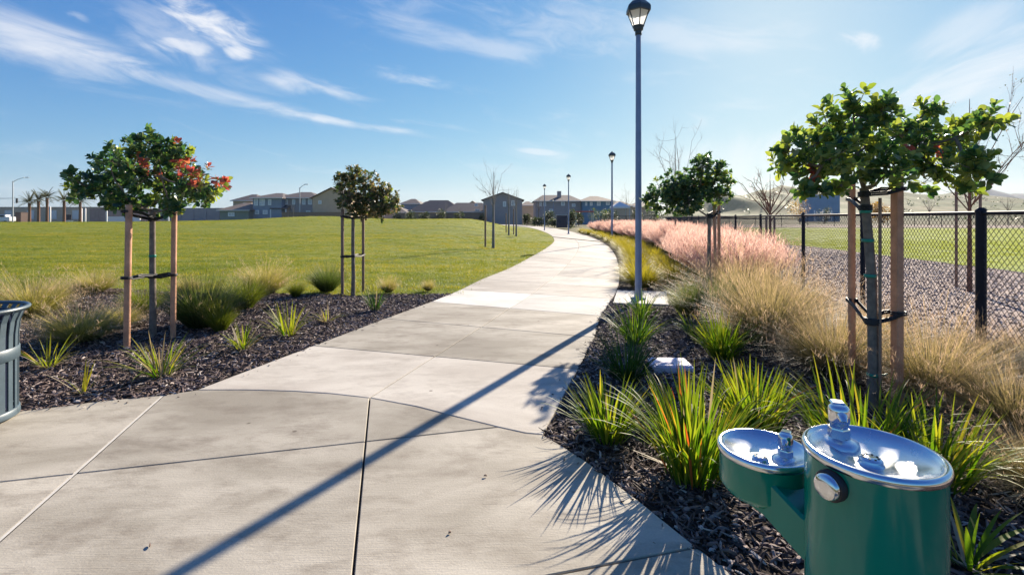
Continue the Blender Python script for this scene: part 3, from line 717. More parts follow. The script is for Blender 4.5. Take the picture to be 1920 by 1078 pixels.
# ------------------------------------------------------------------ lamp posts
def lamp_post(x, y, z, H, label, full=True):
    t = thing('lamp_post', label, 'lamp post', (x, y, z), 'lamp posts along the path', R(-4))
    hp = H - .60
    b = MB(); b.tube([(0, 0, -.1), (0, 0, .02), (0, 0, hp * .5), (0, 0, hp)], [.060, .060, .052, .043], 20); ob('pole', b.mesh('pole', M['pole']), t)
    b = MB(); b.lathe([(.13, .0), (.13, .02), (.075, .035), (.07, .12)], n=24); ob('base_cover', b.mesh('base_cover', M['pole']), t)
    b = MB(); b.lathe([(.046, hp - .03), (.056, hp - .028), (.058, hp + .02), (.052, hp + .04), (.075, hp + .055), (.085, hp + .075), (.082, hp + .12), (.088, hp + .125)], n=24); ob('collar', b.mesh('collar', M['lantern']), t)
    b = MB(); n = 6; a0 = R(30)
    b.lathe([(.19, hp + .37), (.222, hp + .375), (.222, hp + .44), (.212, hp + .47), (.13, hp + .555), (.045, hp + .585), (.045, hp + .62), (.02, hp + .64)], n=n, smooth=False, a0=a0, close=True); ob('cap', b.mesh('cap', M['lantern']), t)
    lo, hi = (.092, hp + .12), (.192, hp + .38)
    fr = MB()
    for k in range(n):
        w = a0 + 2 * math.pi * k / n
        fr.tube([(lo[0] * math.cos(w), lo[0] * math.sin(w), lo[1]), (hi[0] * math.cos(w), hi[0] * math.sin(w), hi[1])], .010, 6)
    fr.lathe([(lo[0] - .02, lo[1] - .01), (lo[0] + .012, lo[1] - .01), (lo[0] + .016, lo[1] + .012), (lo[0] - .02, lo[1] + .012)], n=n, smooth=False, a0=a0)
    frm = ob('lantern_frame', fr.mesh('lantern_frame', M['lantern']), t)
    for k in range(n):
        w0 = a0 + 2 * math.pi * k / n; w1 = a0 + 2 * math.pi * (k + 1) / n; b = MB(); s_ = .965
        b.add([(lo[0] * s_ * math.cos(w0), lo[0] * s_ * math.sin(w0), lo[1] + .01), (lo[0] * s_ * math.cos(w1), lo[0] * s_ * math.sin(w1), lo[1] + .01),
               (hi[0] * s_ * math.cos(w1), hi[0] * s_ * math.sin(w1), hi[1]), (hi[0] * s_ * math.cos(w0), hi[0] * s_ * math.sin(w0), hi[1])], [(0, 1, 2, 3)])
        ob('glass_pane', b.mesh('glass_pane', M['frost']), frm)
    return t
LH = 5.25
lp = lamp_post((1197 - 960) / FPX * 8.42, 8.42, .02, LH, 'tall grey blue lamp post with hexagonal lantern on the concrete pad')
spec_l = [(1147.5, 27.9, 'grey lamp post behind the pink grass, second nearest of the row'), (1066, 42.3, 'slim grey lamp post where the path bends, third of the row'),
          (1021, 55, 'distant lamp post in front of the wide grey hip roofed house'), (1037.5, 97, 'very distant short lamp post right of the wide house windows')]
for (px, y, lab) in spec_l:
    o = copy_tree(lp); o.location = ((px - 960) / FPX * y, y, 0); o['label'] = lab
# concrete pad and valve box beside the path
b = MB(); p0, p1, p2, p3 = G(1149, 570), G(1254, 573), G(1250, 549), G(1157, 546)
b.prism([p0, p1, p2, p3], -.1, .022, .01); tag(ob('concrete_pad', b.mesh('concrete_pad', M['slab_new'])), 'pale square concrete pad under the tall lamp post', 'concrete pad')
vb = thing('valve_box', 'pale lilac irrigation box lid sunk in the bark mulch', 'valve box', (*G(1257, 690), .035), None, R(-3))
b = MB(); b.box((0, 0, -.012), (.37, .30, .06), 0, .006); ob('box_body', b.mesh('box_body', M['lid']), vb)
b = MB(); b.box((0, 0, .022), (.335, .265, .014), 0, .004); ld = ob('lid', b.mesh('lid', M['lid']), vb)
b = MB(); b.tube([(0, -.07, .024), (0, -.07, .0305)], .014, 12); ob('lift_hole', b.mesh('lift_hole', M['lid_hole']), ld)

# ------------------------------------------------------------------ chain link fence
def fence_run(name, label, pts, H, posts_at, mesh_pitch, tag_group=None, wire=.0027, railr=.021, postr=.036):
    t = thing(name, label, 'fence', (pts[0][0], pts[0][1], 0))
    A, B = Vector(pts[0]), Vector(pts[1]); d = (B - A); Ln = d.length; d /= Ln
    P = lambda s, z: (d.x * s, d.y * s, z)
    for (s, r) in posts_at:
        b = MB(); b.tube([P(s, -.2), P(s, H + .0)], r, 14)
        b.tube([P(s, H), P(s, H + .02), P(s, H + .045)], [r * 1.12, r * 1.1, r * .5], 14)
        b.tube([P(s - .05, H - .005), P(s + .05, H - .005)], .030, 12)
        ob('post', b.mesh('post', M['fence']), t)
    b = MB(); b.tube([P(0, H - .012), P(Ln, H - .012)], railr, 10); ob('top_rail', b.mesh('top_rail', M['fence']), t)
    b = MB(); b.tube([P(0, .06), P(Ln, .06)], .004, 5); ob('tension_wire', b.mesh('tension_wire', M['fence']), t)
    # woven wire: two families of slanting wires, kinked a little at the crossings
    h0, h1 = .05, H - .01; hh = h1 - h0; n = int(Ln / mesh_pitch); V = []; F = []
    off = Vector((-d.y, d.x))
    for fam in (1, -1):
        for i in range(-int(hh / mesh_pitch) - 1, n + int(hh / mesh_pitch) + 1):
            s0 = i * mesh_pitch; s1 = s0 + fam * hh; z0_, z1_ = h0, h1
            for lim in (0, Ln):
                pass
            def cl(s0, z0_, s1, z1_):
                if s0 > s1: a = cl(s1, z1_, s0, z0_); return None if a is None else (a[2], a[3], a[0], a[1])
                if s1 < 0 or s0 > Ln: return None
                if s0 < 0: z0_ += (z1_ - z0_) * (-s0) / (s1 - s0); s0 = 0
                if s1 > Ln: z1_ = z0_ + (z1_ - z0_) * (Ln - s0) / (s1 - s0); s1 = Ln
                return (s0, z0_, s1, z1_)
            c = cl(s0, z0_, s1, z1_)
            if c is None: continue
            o = len(V); e = off * (.0022 * fam)
            ax = Vector((d.x, d.y, 0)); dr = Vector((d.x * (c[2] - c[0]), d.y * (c[2] - c[0]), c[3] - c[1]))
            if dr.length < .01: continue
            dr.normalize(); u = Vector((off.x, off.y, 0)); v = dr.cross(u)
            for (s, z) in ((c[0], c[1]), (c[2], c[3])):
                p = Vector((d.x * s + e.x, d.y * s + e.y, z))
                for k in range(4):
                    w = k * math.pi / 2; V.append(p + (u * math.cos(w) + v * math.sin(w)) * wire)
            F += [(o + k, o + (k + 1) % 4, o + 4 + (k + 1) % 4, o + 4 + k) for k in range(4)]
    stuff(ob('wire_mesh', np_mesh('wire_mesh', [tuple(p) for p in V], F, mats=[M['fence']]), t))
    return t
fy = [2.2, 4.81, 7.35, 10.0, 13.5, 17.0, 20.5, 24, 27.5, 31, 34.5, 38, 41.5, 45, 48.5, 52, 55.5, 59]
kf = math.sqrt(1 + FK * FK)
fence_run('chain_link_fence', 'black chain link fence running beside the planting bed', [(fence_x(.4), .4), (fence_x(60), 60)], 1.505, [((y - .4) * kf, .043 if abs(y - 4.81) < .1 else .033) for y in fy], .0707)
fence_run('chain_link_fence', 'distant dark fence along the far side of the ball field', [(14, 76), (150, 70)], 1.7, [(s, .04) for s in np.arange(0, 137, 4.0)], .16, wire=.008, railr=.03)

# ------------------------------------------------------------------ grasses and strappy plants
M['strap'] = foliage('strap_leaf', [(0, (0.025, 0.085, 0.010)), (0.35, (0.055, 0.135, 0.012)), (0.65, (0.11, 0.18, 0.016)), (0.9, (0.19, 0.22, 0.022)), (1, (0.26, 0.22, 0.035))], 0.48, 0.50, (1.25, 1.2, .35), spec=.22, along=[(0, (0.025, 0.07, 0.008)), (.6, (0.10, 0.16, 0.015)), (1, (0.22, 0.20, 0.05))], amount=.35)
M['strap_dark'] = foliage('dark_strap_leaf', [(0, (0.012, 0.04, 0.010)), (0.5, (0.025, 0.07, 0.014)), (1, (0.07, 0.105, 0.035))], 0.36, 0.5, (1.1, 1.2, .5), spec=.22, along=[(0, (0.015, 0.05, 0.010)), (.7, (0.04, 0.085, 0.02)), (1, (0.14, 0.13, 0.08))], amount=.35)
M['strap_red'] = foliage('red_tipped_leaf', [(0, (0.35, 0.10, 0.03)), (0.5, (0.42, 0.17, 0.04)), (1, (0.40, 0.26, 0.05))], 0.4, 0.4, (1.3, .8, .4))
M['strap_yellow'] = foliage('yellowing_leaf', [(0, (0.16, 0.21, 0.025)), (0.6, (0.26, 0.28, 0.035)), (1, (0.38, 0.31, 0.05))], 0.46, 0.5, (1.15, 1.15, .4), spec=.2)
M['dry'] = foliage('dry_leaf', [(0, (0.26, 0.21, 0.13)), (1, (0.46, 0.40, 0.28))], 0.3, 0.6, (1.1, 1, .7))
# leaf shapes for near plants: each leaf is an object
leaf_src = {}
for key, mat, nv in (('strap', 'strap', 7), ('strap_dark', 'strap_dark', 4), ('strap_red', 'strap_red', 3), ('strap_yellow', 'strap_yellow', 4), ('dry', 'dry', 3)):
    leaf_src[key] = []
    for i in range(nv):
        v, fc, tt, rn, _ = strips(np.zeros((1, 3)), np.array([0.]), np.array([0.02]), np.array([.12 + .17 * i]), np.array([1.0]), np.array([.026 if key != 'strap_dark' else .020]), 8, 'strap', .14, rs=np.zeros(1))
        leaf_src[key].append(np_mesh('leaf', v, fc, {'tt': tt, 'rnd': rn}, True, [M[mat]]))
def clump_leaves(n, h, spread, base_r, r, tight=1.0):
    out = []
    for i in range(n):
        u = r.rand() ** .75; az = r.uniform(0, 2 * math.pi)
        tilt = R(4 + spread * u) * tight; L = h * (.98 + .10 * u) * r.uniform(.58, 1.06)
        rr = base_r * r.rand() ** .5; a2 = az + r.uniform(-.6, .6)
        out.append((rr * math.cos(a2), rr * math.sin(a2), az, tilt, L, u))
    return out
def strap_plant(px, py, top, label, n, spread=48, base_r=.07, mix=(('strap', 1.0),), seed=0, objects=True, wscale=1.0, group='strappy clumps in the bark mulch', y=None, name='strap_leaf_plant'):
    r = np.random.RandomState(seed + 100); x, yy = G(px, py); h = (py - top) / FPX * yy
    t = thing(name, label, 'plant', (x, yy, 0), group)
    fallen = 7 if objects else 0
    keys = [m[0] for m in mix]; w = np.array([m[1] for m in mix]); w = w / w.sum()
    lv = clump_leaves(n, h, spread, base_r, r)
    if objects:
        for j in range(fallen):                        # old leaves lying round the foot
            lv.append((0, 0, r.uniform(0, 6.28), R(r.uniform(64, 82)), h * r.uniform(.45, .8), -1))
        for (bx, by, az, tilt, L, u) in lv:
            k = keys[r.choice(len(keys), p=w)] if u >= 0 else 'dry'; src = leaf_src[k]; u = max(u, 0)
            me = src[min(len(src) - 1, int((.15 + u * .9) * len(src) * r.uniform(.5, 1.05)))]
            o = ob('leaf', me, t); o.location = (bx, by, 0)
            o.rotation_euler = (0, tilt, az); sw = wscale * r.uniform(.75, 1.2) * (.55 + .45 * L / max(h, .01)); o.scale = (L, L * 1.0 * sw * .62 / max(L, .3), L)
    else:
        parts = []
        a = np.array(lv); kk = r.choice(len(keys), len(a), p=w)
        for j in range(len(keys)):
            q = a[kk == j]
            if len(q) == 0: continue
            base = np.column_stack([q[:, 0], q[:, 1], np.zeros(len(q))])
            v, fc, tt, rn, _ = strips(base, q[:, 2], q[:, 3], q[:, 5] * R(50) + .1, q[:, 4], np.full(len(q), .016 * wscale), 6, 'strap', .12, r.uniform(-.8, .8, len(q)), rs=r.rand(len(q)))
            parts.append((v, fc, tt, rn, j))
        V, F, T, RN, mi = join(parts)
        ob('foliage', np_mesh('foliage', V, F, {'tt': T, 'rnd': RN}, True, [M[k] for k in keys], mi), t)
    return t
G1 = (('strap', .84), ('strap_yellow', .14), ('dry', .02))
strap_plant(1140, 822, 705, 'bright green strappy clump at the path corner, nearest the concrete arc joint', 190, 33, .11, G1, 1)
strap_plant(1300, 893, 690, 'large green strappy clump with orange red blades behind the small fountain basin', 250, 28, .15, (('strap', .82), ('strap_yellow', .14), ('strap_red', .025), ('dry', .015)), 2)
strap_plant(1412, 806, 678, 'yellow green strappy clump with rusty tips behind the orange bladed clump', 180, 26, .15, (('strap', .72), ('strap_yellow', .25), ('strap_red', .02), ('dry', .01)), 3, objects=False, wscale=1.1)
strap_plant(1176, 714, 612, 'dark green fine leaved clump left of the lilac valve box', 190, 44, .10, (('strap_dark', .93), ('dry', .07)), 4, objects=False, wscale=.62)
strap_plant(1192, 645, 552, 'green clump between the dark clump and the concrete pad', 130, 42, .10, (('strap', .55), ('strap_dark', .45)), 5, objects=False, wscale=.7)
strap_plant(1203, 596, 536, 'small spiky green clump in front of the concrete pad', 75, 42, .08, (('strap', .6), ('strap_dark', .34), ('dry', .06)), 6, objects=False, wscale=.7)
strap_plant(1356, 672, 578, 'upright bright green clump beside the tan grass mound', 200, 38, .13, (('strap', .93), ('strap_yellow', .07)), 7, objects=False, wscale=.8)
strap_plant(1305, 632, 572, 'small dark green clump left of the upright bright clump', 70, 42, .08, (('strap_dark', .6), ('strap', .4)), 8, objects=False, wscale=.7)
strap_plant(1612, 862, 690, 'green strappy clump around the right tree stakes, behind the tall fountain bubbler', 150, 30, .22, (('strap', .80), ('strap_yellow', .165), ('dry', .02), ('strap_red', .015)), 9)
strap_plant(1752, 900, 735, 'lime strappy clump behind the right rim of the large fountain basin', 160, 34, .15, (('strap', .76), ('strap_yellow', .22), ('dry', .02)), 10)
strap_plant(1815, 1062, 905, 'low sprawling clump with broad yellow edged blades right of the fountain', 26, 66, .05, (('strap', .66), ('strap_yellow', .24), ('strap_red', .05), ('dry', .05)), 11, wscale=1.5)
GL = (('strap', .45), ('strap_yellow', .40), ('dry', .15))
strap_plant(303, 706, 613, 'pale striped strappy clump in front of the red tipped tree', 62, 52, .07, (('strap', .42), ('strap_yellow', .30), ('dry', .28)), 12)
strap_plant(455, 655, 592, 'small yellow green clump right of the pale striped clump', 42, 50, .06, GL, 13, wscale=.8)
strap_plant(540, 628, 560, 'yellow green strappy clump midway along the left mulch bed', 60, 46, .09, (('strap', .36), ('strap_yellow', .56), ('dry', .08)), 14, wscale=.9)
strap_plant(92, 688, 622, 'orange yellow tufted clump just right of the litter bin', 34, 50, .06, (('strap_yellow', .86), ('strap_red', .03), ('dry', .11)), 15, wscale=.8)
strap_plant(156, 736, 672, 'sparse spindly yellow green sprig at the paving edge', 11, 40, .03, (('strap_yellow', .7), ('dry', .3)), 16, wscale=.7)
strap_plant(612, 603, 565, 'sparse dry straw coloured clump beyond the yellow green clump', 30, 55, .06, (('dry', .7), ('strap_yellow', .3)), 17, objects=False, wscale=.8)
strap_plant(702, 582, 530, 'grey green fine clump right of the far staked tree', 90, 34, .07, (('strap_dark', .7), ('dry', .3)), 18, objects=False, wscale=.5)

# arching bunch grasses
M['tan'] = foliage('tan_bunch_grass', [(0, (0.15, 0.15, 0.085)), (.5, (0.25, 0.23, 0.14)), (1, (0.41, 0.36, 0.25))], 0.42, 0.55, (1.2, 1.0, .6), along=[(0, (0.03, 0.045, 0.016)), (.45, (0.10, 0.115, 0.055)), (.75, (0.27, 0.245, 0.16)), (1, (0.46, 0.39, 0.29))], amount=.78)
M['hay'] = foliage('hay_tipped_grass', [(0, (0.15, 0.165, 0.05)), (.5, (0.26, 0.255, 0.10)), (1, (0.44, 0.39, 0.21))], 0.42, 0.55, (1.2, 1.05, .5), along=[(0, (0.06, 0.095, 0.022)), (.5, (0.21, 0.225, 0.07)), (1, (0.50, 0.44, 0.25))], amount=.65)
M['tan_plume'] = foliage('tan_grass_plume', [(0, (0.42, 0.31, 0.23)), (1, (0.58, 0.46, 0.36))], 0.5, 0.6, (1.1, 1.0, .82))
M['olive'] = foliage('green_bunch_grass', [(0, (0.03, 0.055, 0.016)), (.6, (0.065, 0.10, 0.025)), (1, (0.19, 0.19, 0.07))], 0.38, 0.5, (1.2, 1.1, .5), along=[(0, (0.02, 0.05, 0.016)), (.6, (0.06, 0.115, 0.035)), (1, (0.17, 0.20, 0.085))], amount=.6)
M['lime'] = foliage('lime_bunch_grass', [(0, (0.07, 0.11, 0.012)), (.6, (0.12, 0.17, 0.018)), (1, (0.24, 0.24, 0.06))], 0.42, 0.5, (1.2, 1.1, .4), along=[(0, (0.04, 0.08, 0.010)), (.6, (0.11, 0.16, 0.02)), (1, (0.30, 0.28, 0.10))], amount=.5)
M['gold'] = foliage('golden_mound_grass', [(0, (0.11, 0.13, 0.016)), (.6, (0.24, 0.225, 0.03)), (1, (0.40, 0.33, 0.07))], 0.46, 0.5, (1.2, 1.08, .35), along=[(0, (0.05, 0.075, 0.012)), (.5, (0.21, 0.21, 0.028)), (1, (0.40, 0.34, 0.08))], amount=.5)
M['pink'] = foliage('pink_grass_plume', [(0, (0.36, 0.21, 0.185)), (.5, (0.57, 0.385, 0.325)), (1, (0.76, 0.58, 0.50))], 0.5, 0.6, (1.06, 1.0, .95))
def bunch(seed, mats, n, h, w, droop=(30, 75), plume=0, pm=1, flu=10, fl=.05, spread=75, r0=.13, fw=.002):
    r = np.random.RandomState(seed); parts = []
    a = r.uniform(0, 2 * math.pi, n); u = r.rand(n) ** .7; rr = r0 * np.sqrt(r.rand(n))
    base = np.column_stack([rr * np.cos(a), rr * np.sin(a), np.zeros(n)])
    phi = a + r.uniform(-.5, .5, n)
    v, fc, tt, rn, _ = strips(base, phi, np.radians(3 + spread * .62 * u), np.radians(r.uniform(*droop, n)) * (.35 + .65 * u), h * r.uniform(.6, 1.25, n), w * r.uniform(.7, 1.3, n), 6, 'grass', 0, r.uniform(-1, 1, n), rs=r.rand(n))
    parts.append((v, fc, tt, rn, 0))
    if plume:
        m = plume; a = r.uniform(0, 2 * math.pi, m); rr = r0 * np.sqrt(r.rand(m)); base = np.column_stack([rr * np.cos(a), rr * np.sin(a), np.zeros(m)])
        th = np.radians(2 + spread * .68 * r.rand(m) ** .7)
        v, fc, tt, rn, P = strips(base, a + r.uniform(-.4, .4, m), th, np.radians(r.uniform(10, 42, m)), h * r.uniform(1.05, 1.55, m), np.full(m, w * .6), 6, 'stem', rs=r.rand(m))
        parts.append((v, fc, tt, rn, 0))
        k = flu; q = r.uniform(2.4, 6, (m, k)); i0 = np.minimum(q.astype(int), 5); fr = (q - i0)[:, :, None]
        ii = np.arange(m)[:, None]; pts = (P[ii, i0] * (1 - fr) + P[ii, i0 + 1] * fr).reshape(-1, 3)
        nn = len(pts)
        v, fc, tt, rn, _ = strips(pts, r.uniform(0, 6.28, nn), r.uniform(.1, 1.1, nn), r.uniform(0, .5, nn), fl * r.uniform(.5, 1.5, nn), fw * r.uniform(.6, 1.4, nn), 1, 'stem', 0, r.uniform(0, 3, nn), rs=r.rand(nn))
        parts.append((v, fc, tt, rn, pm))
    V, F, T, RN, mi = join(parts)
    return np_mesh('grass_clump', V, F, {'tt': T, 'rnd': RN}, False, mats, mi)
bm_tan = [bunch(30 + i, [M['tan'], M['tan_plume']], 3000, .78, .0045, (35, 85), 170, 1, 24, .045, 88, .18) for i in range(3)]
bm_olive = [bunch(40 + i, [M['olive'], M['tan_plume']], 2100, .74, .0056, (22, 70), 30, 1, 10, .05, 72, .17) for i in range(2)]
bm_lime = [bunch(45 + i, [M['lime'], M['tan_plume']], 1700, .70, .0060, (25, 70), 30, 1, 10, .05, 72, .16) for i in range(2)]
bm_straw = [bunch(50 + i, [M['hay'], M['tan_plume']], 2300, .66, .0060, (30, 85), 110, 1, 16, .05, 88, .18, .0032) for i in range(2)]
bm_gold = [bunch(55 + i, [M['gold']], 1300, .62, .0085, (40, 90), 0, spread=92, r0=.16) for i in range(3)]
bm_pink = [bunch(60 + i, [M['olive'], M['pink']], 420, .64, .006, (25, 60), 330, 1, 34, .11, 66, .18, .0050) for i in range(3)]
def grass(px, py, top, meshes, k, label, group, refh, y=None, xs=1.0, name='bunch_grass', cat='ornamental grass'):
    x, yy = G(px, py); h = (py - top) / FPX * yy; s = h / refh
    o = ob(name, meshes[k % len(meshes)]); o.location = (x, yy, 0); o.rotation_euler = (0, 0, k * 1.37); o.scale = (s * xs, s * xs, s); o['kind'] = 'thing'
    return tag(o, label, cat, group)
TG = 'tan bunch grasses by the fence'
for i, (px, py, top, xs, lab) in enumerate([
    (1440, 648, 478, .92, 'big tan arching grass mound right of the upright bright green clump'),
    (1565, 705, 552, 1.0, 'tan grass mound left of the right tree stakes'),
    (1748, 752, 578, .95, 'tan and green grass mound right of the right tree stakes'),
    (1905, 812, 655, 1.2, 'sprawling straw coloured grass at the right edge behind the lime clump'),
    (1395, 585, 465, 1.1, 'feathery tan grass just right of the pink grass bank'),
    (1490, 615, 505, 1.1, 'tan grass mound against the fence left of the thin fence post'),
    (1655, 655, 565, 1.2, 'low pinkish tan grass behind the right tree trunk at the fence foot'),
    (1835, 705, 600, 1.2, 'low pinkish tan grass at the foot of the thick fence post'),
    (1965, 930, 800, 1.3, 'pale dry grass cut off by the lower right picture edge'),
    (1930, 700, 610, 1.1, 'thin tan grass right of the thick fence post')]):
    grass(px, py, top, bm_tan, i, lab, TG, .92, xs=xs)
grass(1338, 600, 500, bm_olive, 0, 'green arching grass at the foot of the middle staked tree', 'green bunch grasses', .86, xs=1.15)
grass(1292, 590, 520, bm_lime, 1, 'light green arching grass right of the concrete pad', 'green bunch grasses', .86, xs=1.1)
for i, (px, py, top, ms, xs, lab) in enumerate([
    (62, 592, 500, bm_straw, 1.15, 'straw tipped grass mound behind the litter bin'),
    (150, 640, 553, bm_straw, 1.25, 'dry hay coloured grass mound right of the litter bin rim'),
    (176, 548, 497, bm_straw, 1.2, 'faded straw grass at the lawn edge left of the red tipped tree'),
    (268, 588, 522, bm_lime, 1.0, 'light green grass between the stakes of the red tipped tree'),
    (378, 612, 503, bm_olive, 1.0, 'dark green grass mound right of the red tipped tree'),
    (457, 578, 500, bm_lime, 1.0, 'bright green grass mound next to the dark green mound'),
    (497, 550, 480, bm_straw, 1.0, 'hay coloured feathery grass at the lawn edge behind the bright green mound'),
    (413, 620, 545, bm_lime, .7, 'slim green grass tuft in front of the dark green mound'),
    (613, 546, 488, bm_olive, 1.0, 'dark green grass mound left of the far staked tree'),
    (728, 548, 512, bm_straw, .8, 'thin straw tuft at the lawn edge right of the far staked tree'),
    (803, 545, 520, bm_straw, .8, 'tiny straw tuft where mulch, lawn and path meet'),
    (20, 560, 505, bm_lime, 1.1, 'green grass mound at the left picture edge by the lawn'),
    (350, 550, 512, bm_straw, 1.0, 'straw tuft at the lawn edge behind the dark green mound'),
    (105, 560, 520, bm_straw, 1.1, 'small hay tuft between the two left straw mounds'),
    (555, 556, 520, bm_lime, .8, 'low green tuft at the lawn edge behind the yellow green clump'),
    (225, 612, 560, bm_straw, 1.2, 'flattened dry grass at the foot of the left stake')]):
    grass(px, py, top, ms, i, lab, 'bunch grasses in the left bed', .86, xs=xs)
# golden mounds along the path edge, pink plumes behind them
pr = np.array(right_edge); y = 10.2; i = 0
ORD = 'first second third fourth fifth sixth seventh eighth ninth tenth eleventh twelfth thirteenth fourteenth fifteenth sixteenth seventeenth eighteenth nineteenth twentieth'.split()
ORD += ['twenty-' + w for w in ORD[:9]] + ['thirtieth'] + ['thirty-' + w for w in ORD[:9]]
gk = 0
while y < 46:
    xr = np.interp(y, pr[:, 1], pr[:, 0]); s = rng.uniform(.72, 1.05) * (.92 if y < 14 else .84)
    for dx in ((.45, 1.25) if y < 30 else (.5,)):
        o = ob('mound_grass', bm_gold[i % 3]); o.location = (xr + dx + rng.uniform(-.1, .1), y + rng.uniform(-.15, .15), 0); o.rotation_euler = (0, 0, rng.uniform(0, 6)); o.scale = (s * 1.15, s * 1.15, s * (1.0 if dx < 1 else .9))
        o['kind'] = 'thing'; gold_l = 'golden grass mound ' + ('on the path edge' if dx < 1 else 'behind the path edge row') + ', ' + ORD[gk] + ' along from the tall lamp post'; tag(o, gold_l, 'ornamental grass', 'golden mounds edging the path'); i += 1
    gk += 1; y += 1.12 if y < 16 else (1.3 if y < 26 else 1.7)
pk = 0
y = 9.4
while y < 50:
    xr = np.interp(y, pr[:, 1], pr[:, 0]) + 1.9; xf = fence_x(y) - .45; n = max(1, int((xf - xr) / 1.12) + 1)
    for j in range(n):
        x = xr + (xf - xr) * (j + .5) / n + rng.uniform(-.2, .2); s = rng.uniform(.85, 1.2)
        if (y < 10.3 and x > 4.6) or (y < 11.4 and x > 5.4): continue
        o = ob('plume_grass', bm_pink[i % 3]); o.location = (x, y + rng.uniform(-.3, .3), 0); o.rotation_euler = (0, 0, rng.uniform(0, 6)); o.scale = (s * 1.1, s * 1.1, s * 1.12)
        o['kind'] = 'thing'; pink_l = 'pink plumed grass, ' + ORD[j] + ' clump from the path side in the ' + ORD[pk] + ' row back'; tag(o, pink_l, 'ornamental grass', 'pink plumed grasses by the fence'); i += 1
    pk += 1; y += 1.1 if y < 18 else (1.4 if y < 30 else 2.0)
HAZE = 0.00013
# ------------------------------------------------------------------ trees
LEAF = [(0, (0.035, 0.088, 0.05)), (.4, (0.075, 0.145, 0.068)), (.75, (0.15, 0.21, 0.095)), (1, (0.26, 0.29, 0.15))]
M['leaf_dark'] = foliage('deep_green_leaf', [(0, (0.022, 0.066, 0.044)), (.4, (0.048, 0.105, 0.055)), (.75, (0.09, 0.145, 0.062)), (1, (0.16, 0.20, 0.08))], .40, .28, (1.2, 1.3, .5), spec=.55)
M['leaf'] = foliage('glossy_leaf', LEAF, .48, .27, (1.22, 1.3, .45), spec=.55)
M['leaf_lime'] = foliage('young_lime_leaf', [(0, (0.15, 0.21, 0.05)), (1, (0.28, 0.31, 0.10))], .45, .3, (1.2, 1.2, .4), spec=.5)
M['leaf_red'] = foliage('young_red_leaf', [(0, (0.30, 0.06, 0.055)), (.5, (0.44, 0.12, 0.10)), (.8, (0.46, 0.22, 0.12)), (1, (0.22, 0.2, 0.06))], .36, .36, (1.15, .75, .6), spec=.5)
M['leaf_grey'] = foliage('dull_leaf', [(0, (0.035, 0.07, 0.03)), (.55, (0.085, 0.115, 0.05)), (.8, (0.19, 0.16, 0.095)), (1, (0.28, 0.205, 0.135))], .36, .4, (1.2, 1.1, .6))
M['leaf_autumn'] = foliage('autumn_leaf', [(0, (0.26, 0.15, 0.02)), (1, (0.42, 0.27, 0.03))], .4, .5, (1.1, 1, .4))
M['shrub'] = foliage('shrub_leaf', [(0, (0.025, 0.045, 0.016)), (.6, (0.055, 0.085, 0.028)), (1, (0.12, 0.135, 0.05))], .25, .5)
M['palm'] = foliage('palm_frond', [(0, (0.05, 0.06, 0.022)), (1, (0.13, 0.12, 0.05))], .25, .5)
def leaf_shape(bend):
    V = [(0, 0, 0), (-.20, .28, .05), (0, .28, 0), (.20, .28, .05), (-.32, .60, .075), (0, .60, -.01 - bend * .3), (.32, .60, .075), (-.20, .88, .03 - bend * .6), (0, .88, -.02 - bend * .7), (.20, .88, .03 - bend * .6), (0, 1.0, -.04 - bend)]
    F4 = [(1, 2, 5, 4), (2, 3, 6, 5), (4, 5, 8, 7), (5, 6, 9, 8)]; F3 = [(0, 2, 1), (0, 3, 2), (7, 8, 10), (8, 9, 10)]
    return np.array(V), F4, F3
def leaf_mesh(mat, bend):
    V, F4, F3 = leaf_shape(bend); me = bpy.data.meshes.new('leaf'); me.from_pydata([tuple(v) for v in V], [], F4 + F3); me.materials.append(mat); me.shade_smooth(); return me
def joined_leaves(name, mats, Ms, mi, r, simple=False):
    """Ms: (n,4,4) leaf placements, one mesh"""
    if simple:
        V0 = np.array([(0, 0, 0), (-.3, .5, .05), (0, 1, -.05), (.3, .5, .05)]); F0 = np.array([(0, 3, 2, 1)]); nf = 1
        Ms = np.asarray(Ms); n = len(Ms)
        V = (np.einsum('nij,kj->nki', Ms[:, :3, :3], V0) + Ms[:, None, :3, 3]).reshape(-1, 3)
        F = (F0[None] + (np.arange(n) * len(V0))[:, None, None]).reshape(-1, 4)
    else:
        V0, F4, F3 = leaf_shape(.08); Ms = np.asarray(Ms); n = len(Ms); k = len(V0)
        F0 = np.array(F4 + [(a, b, c, c) for a, b, c in F3]); nf = 4
        V = (np.einsum('nij,kj->nki', Ms[:, :3, :3], V0) + Ms[:, None, :3, 3]).reshape(-1, 3)
        # triangles of the leaf base and tip are folded into quads round the midrib
        F0 = np.array([(1, 2, 5, 4), (2, 3, 6, 5), (4, 5, 8, 7), (5, 6, 9, 8), (0, 3, 2, 1), (7, 8, 9, 10)]); nf = 6
        F = (F0[None] + (np.arange(n) * k)[:, None, None]).reshape(-1, 4)
    rn = np.repeat(r.rand(n), len(V0))
    return np_mesh(name, V, F, {'rnd': rn, 'tt': rn * 0}, True, mats, np.repeat(np.asarray(mi), nf))
def leaf_matrix(p, axis, up, s):
    y = axis.normalized(); z = (up - y * up.dot(y)); z = z.normalized() if z.length > 1e-4 else Vector((0, 0, 1)); x = y.cross(z)
    return np.array([[x.x * s, y.x * s, z.x * s, p.x], [x.y * s, y.y * s, z.y * s, p.y], [x.z * s, y.z * s, z.z * s, p.z], [0, 0, 0, 1]])
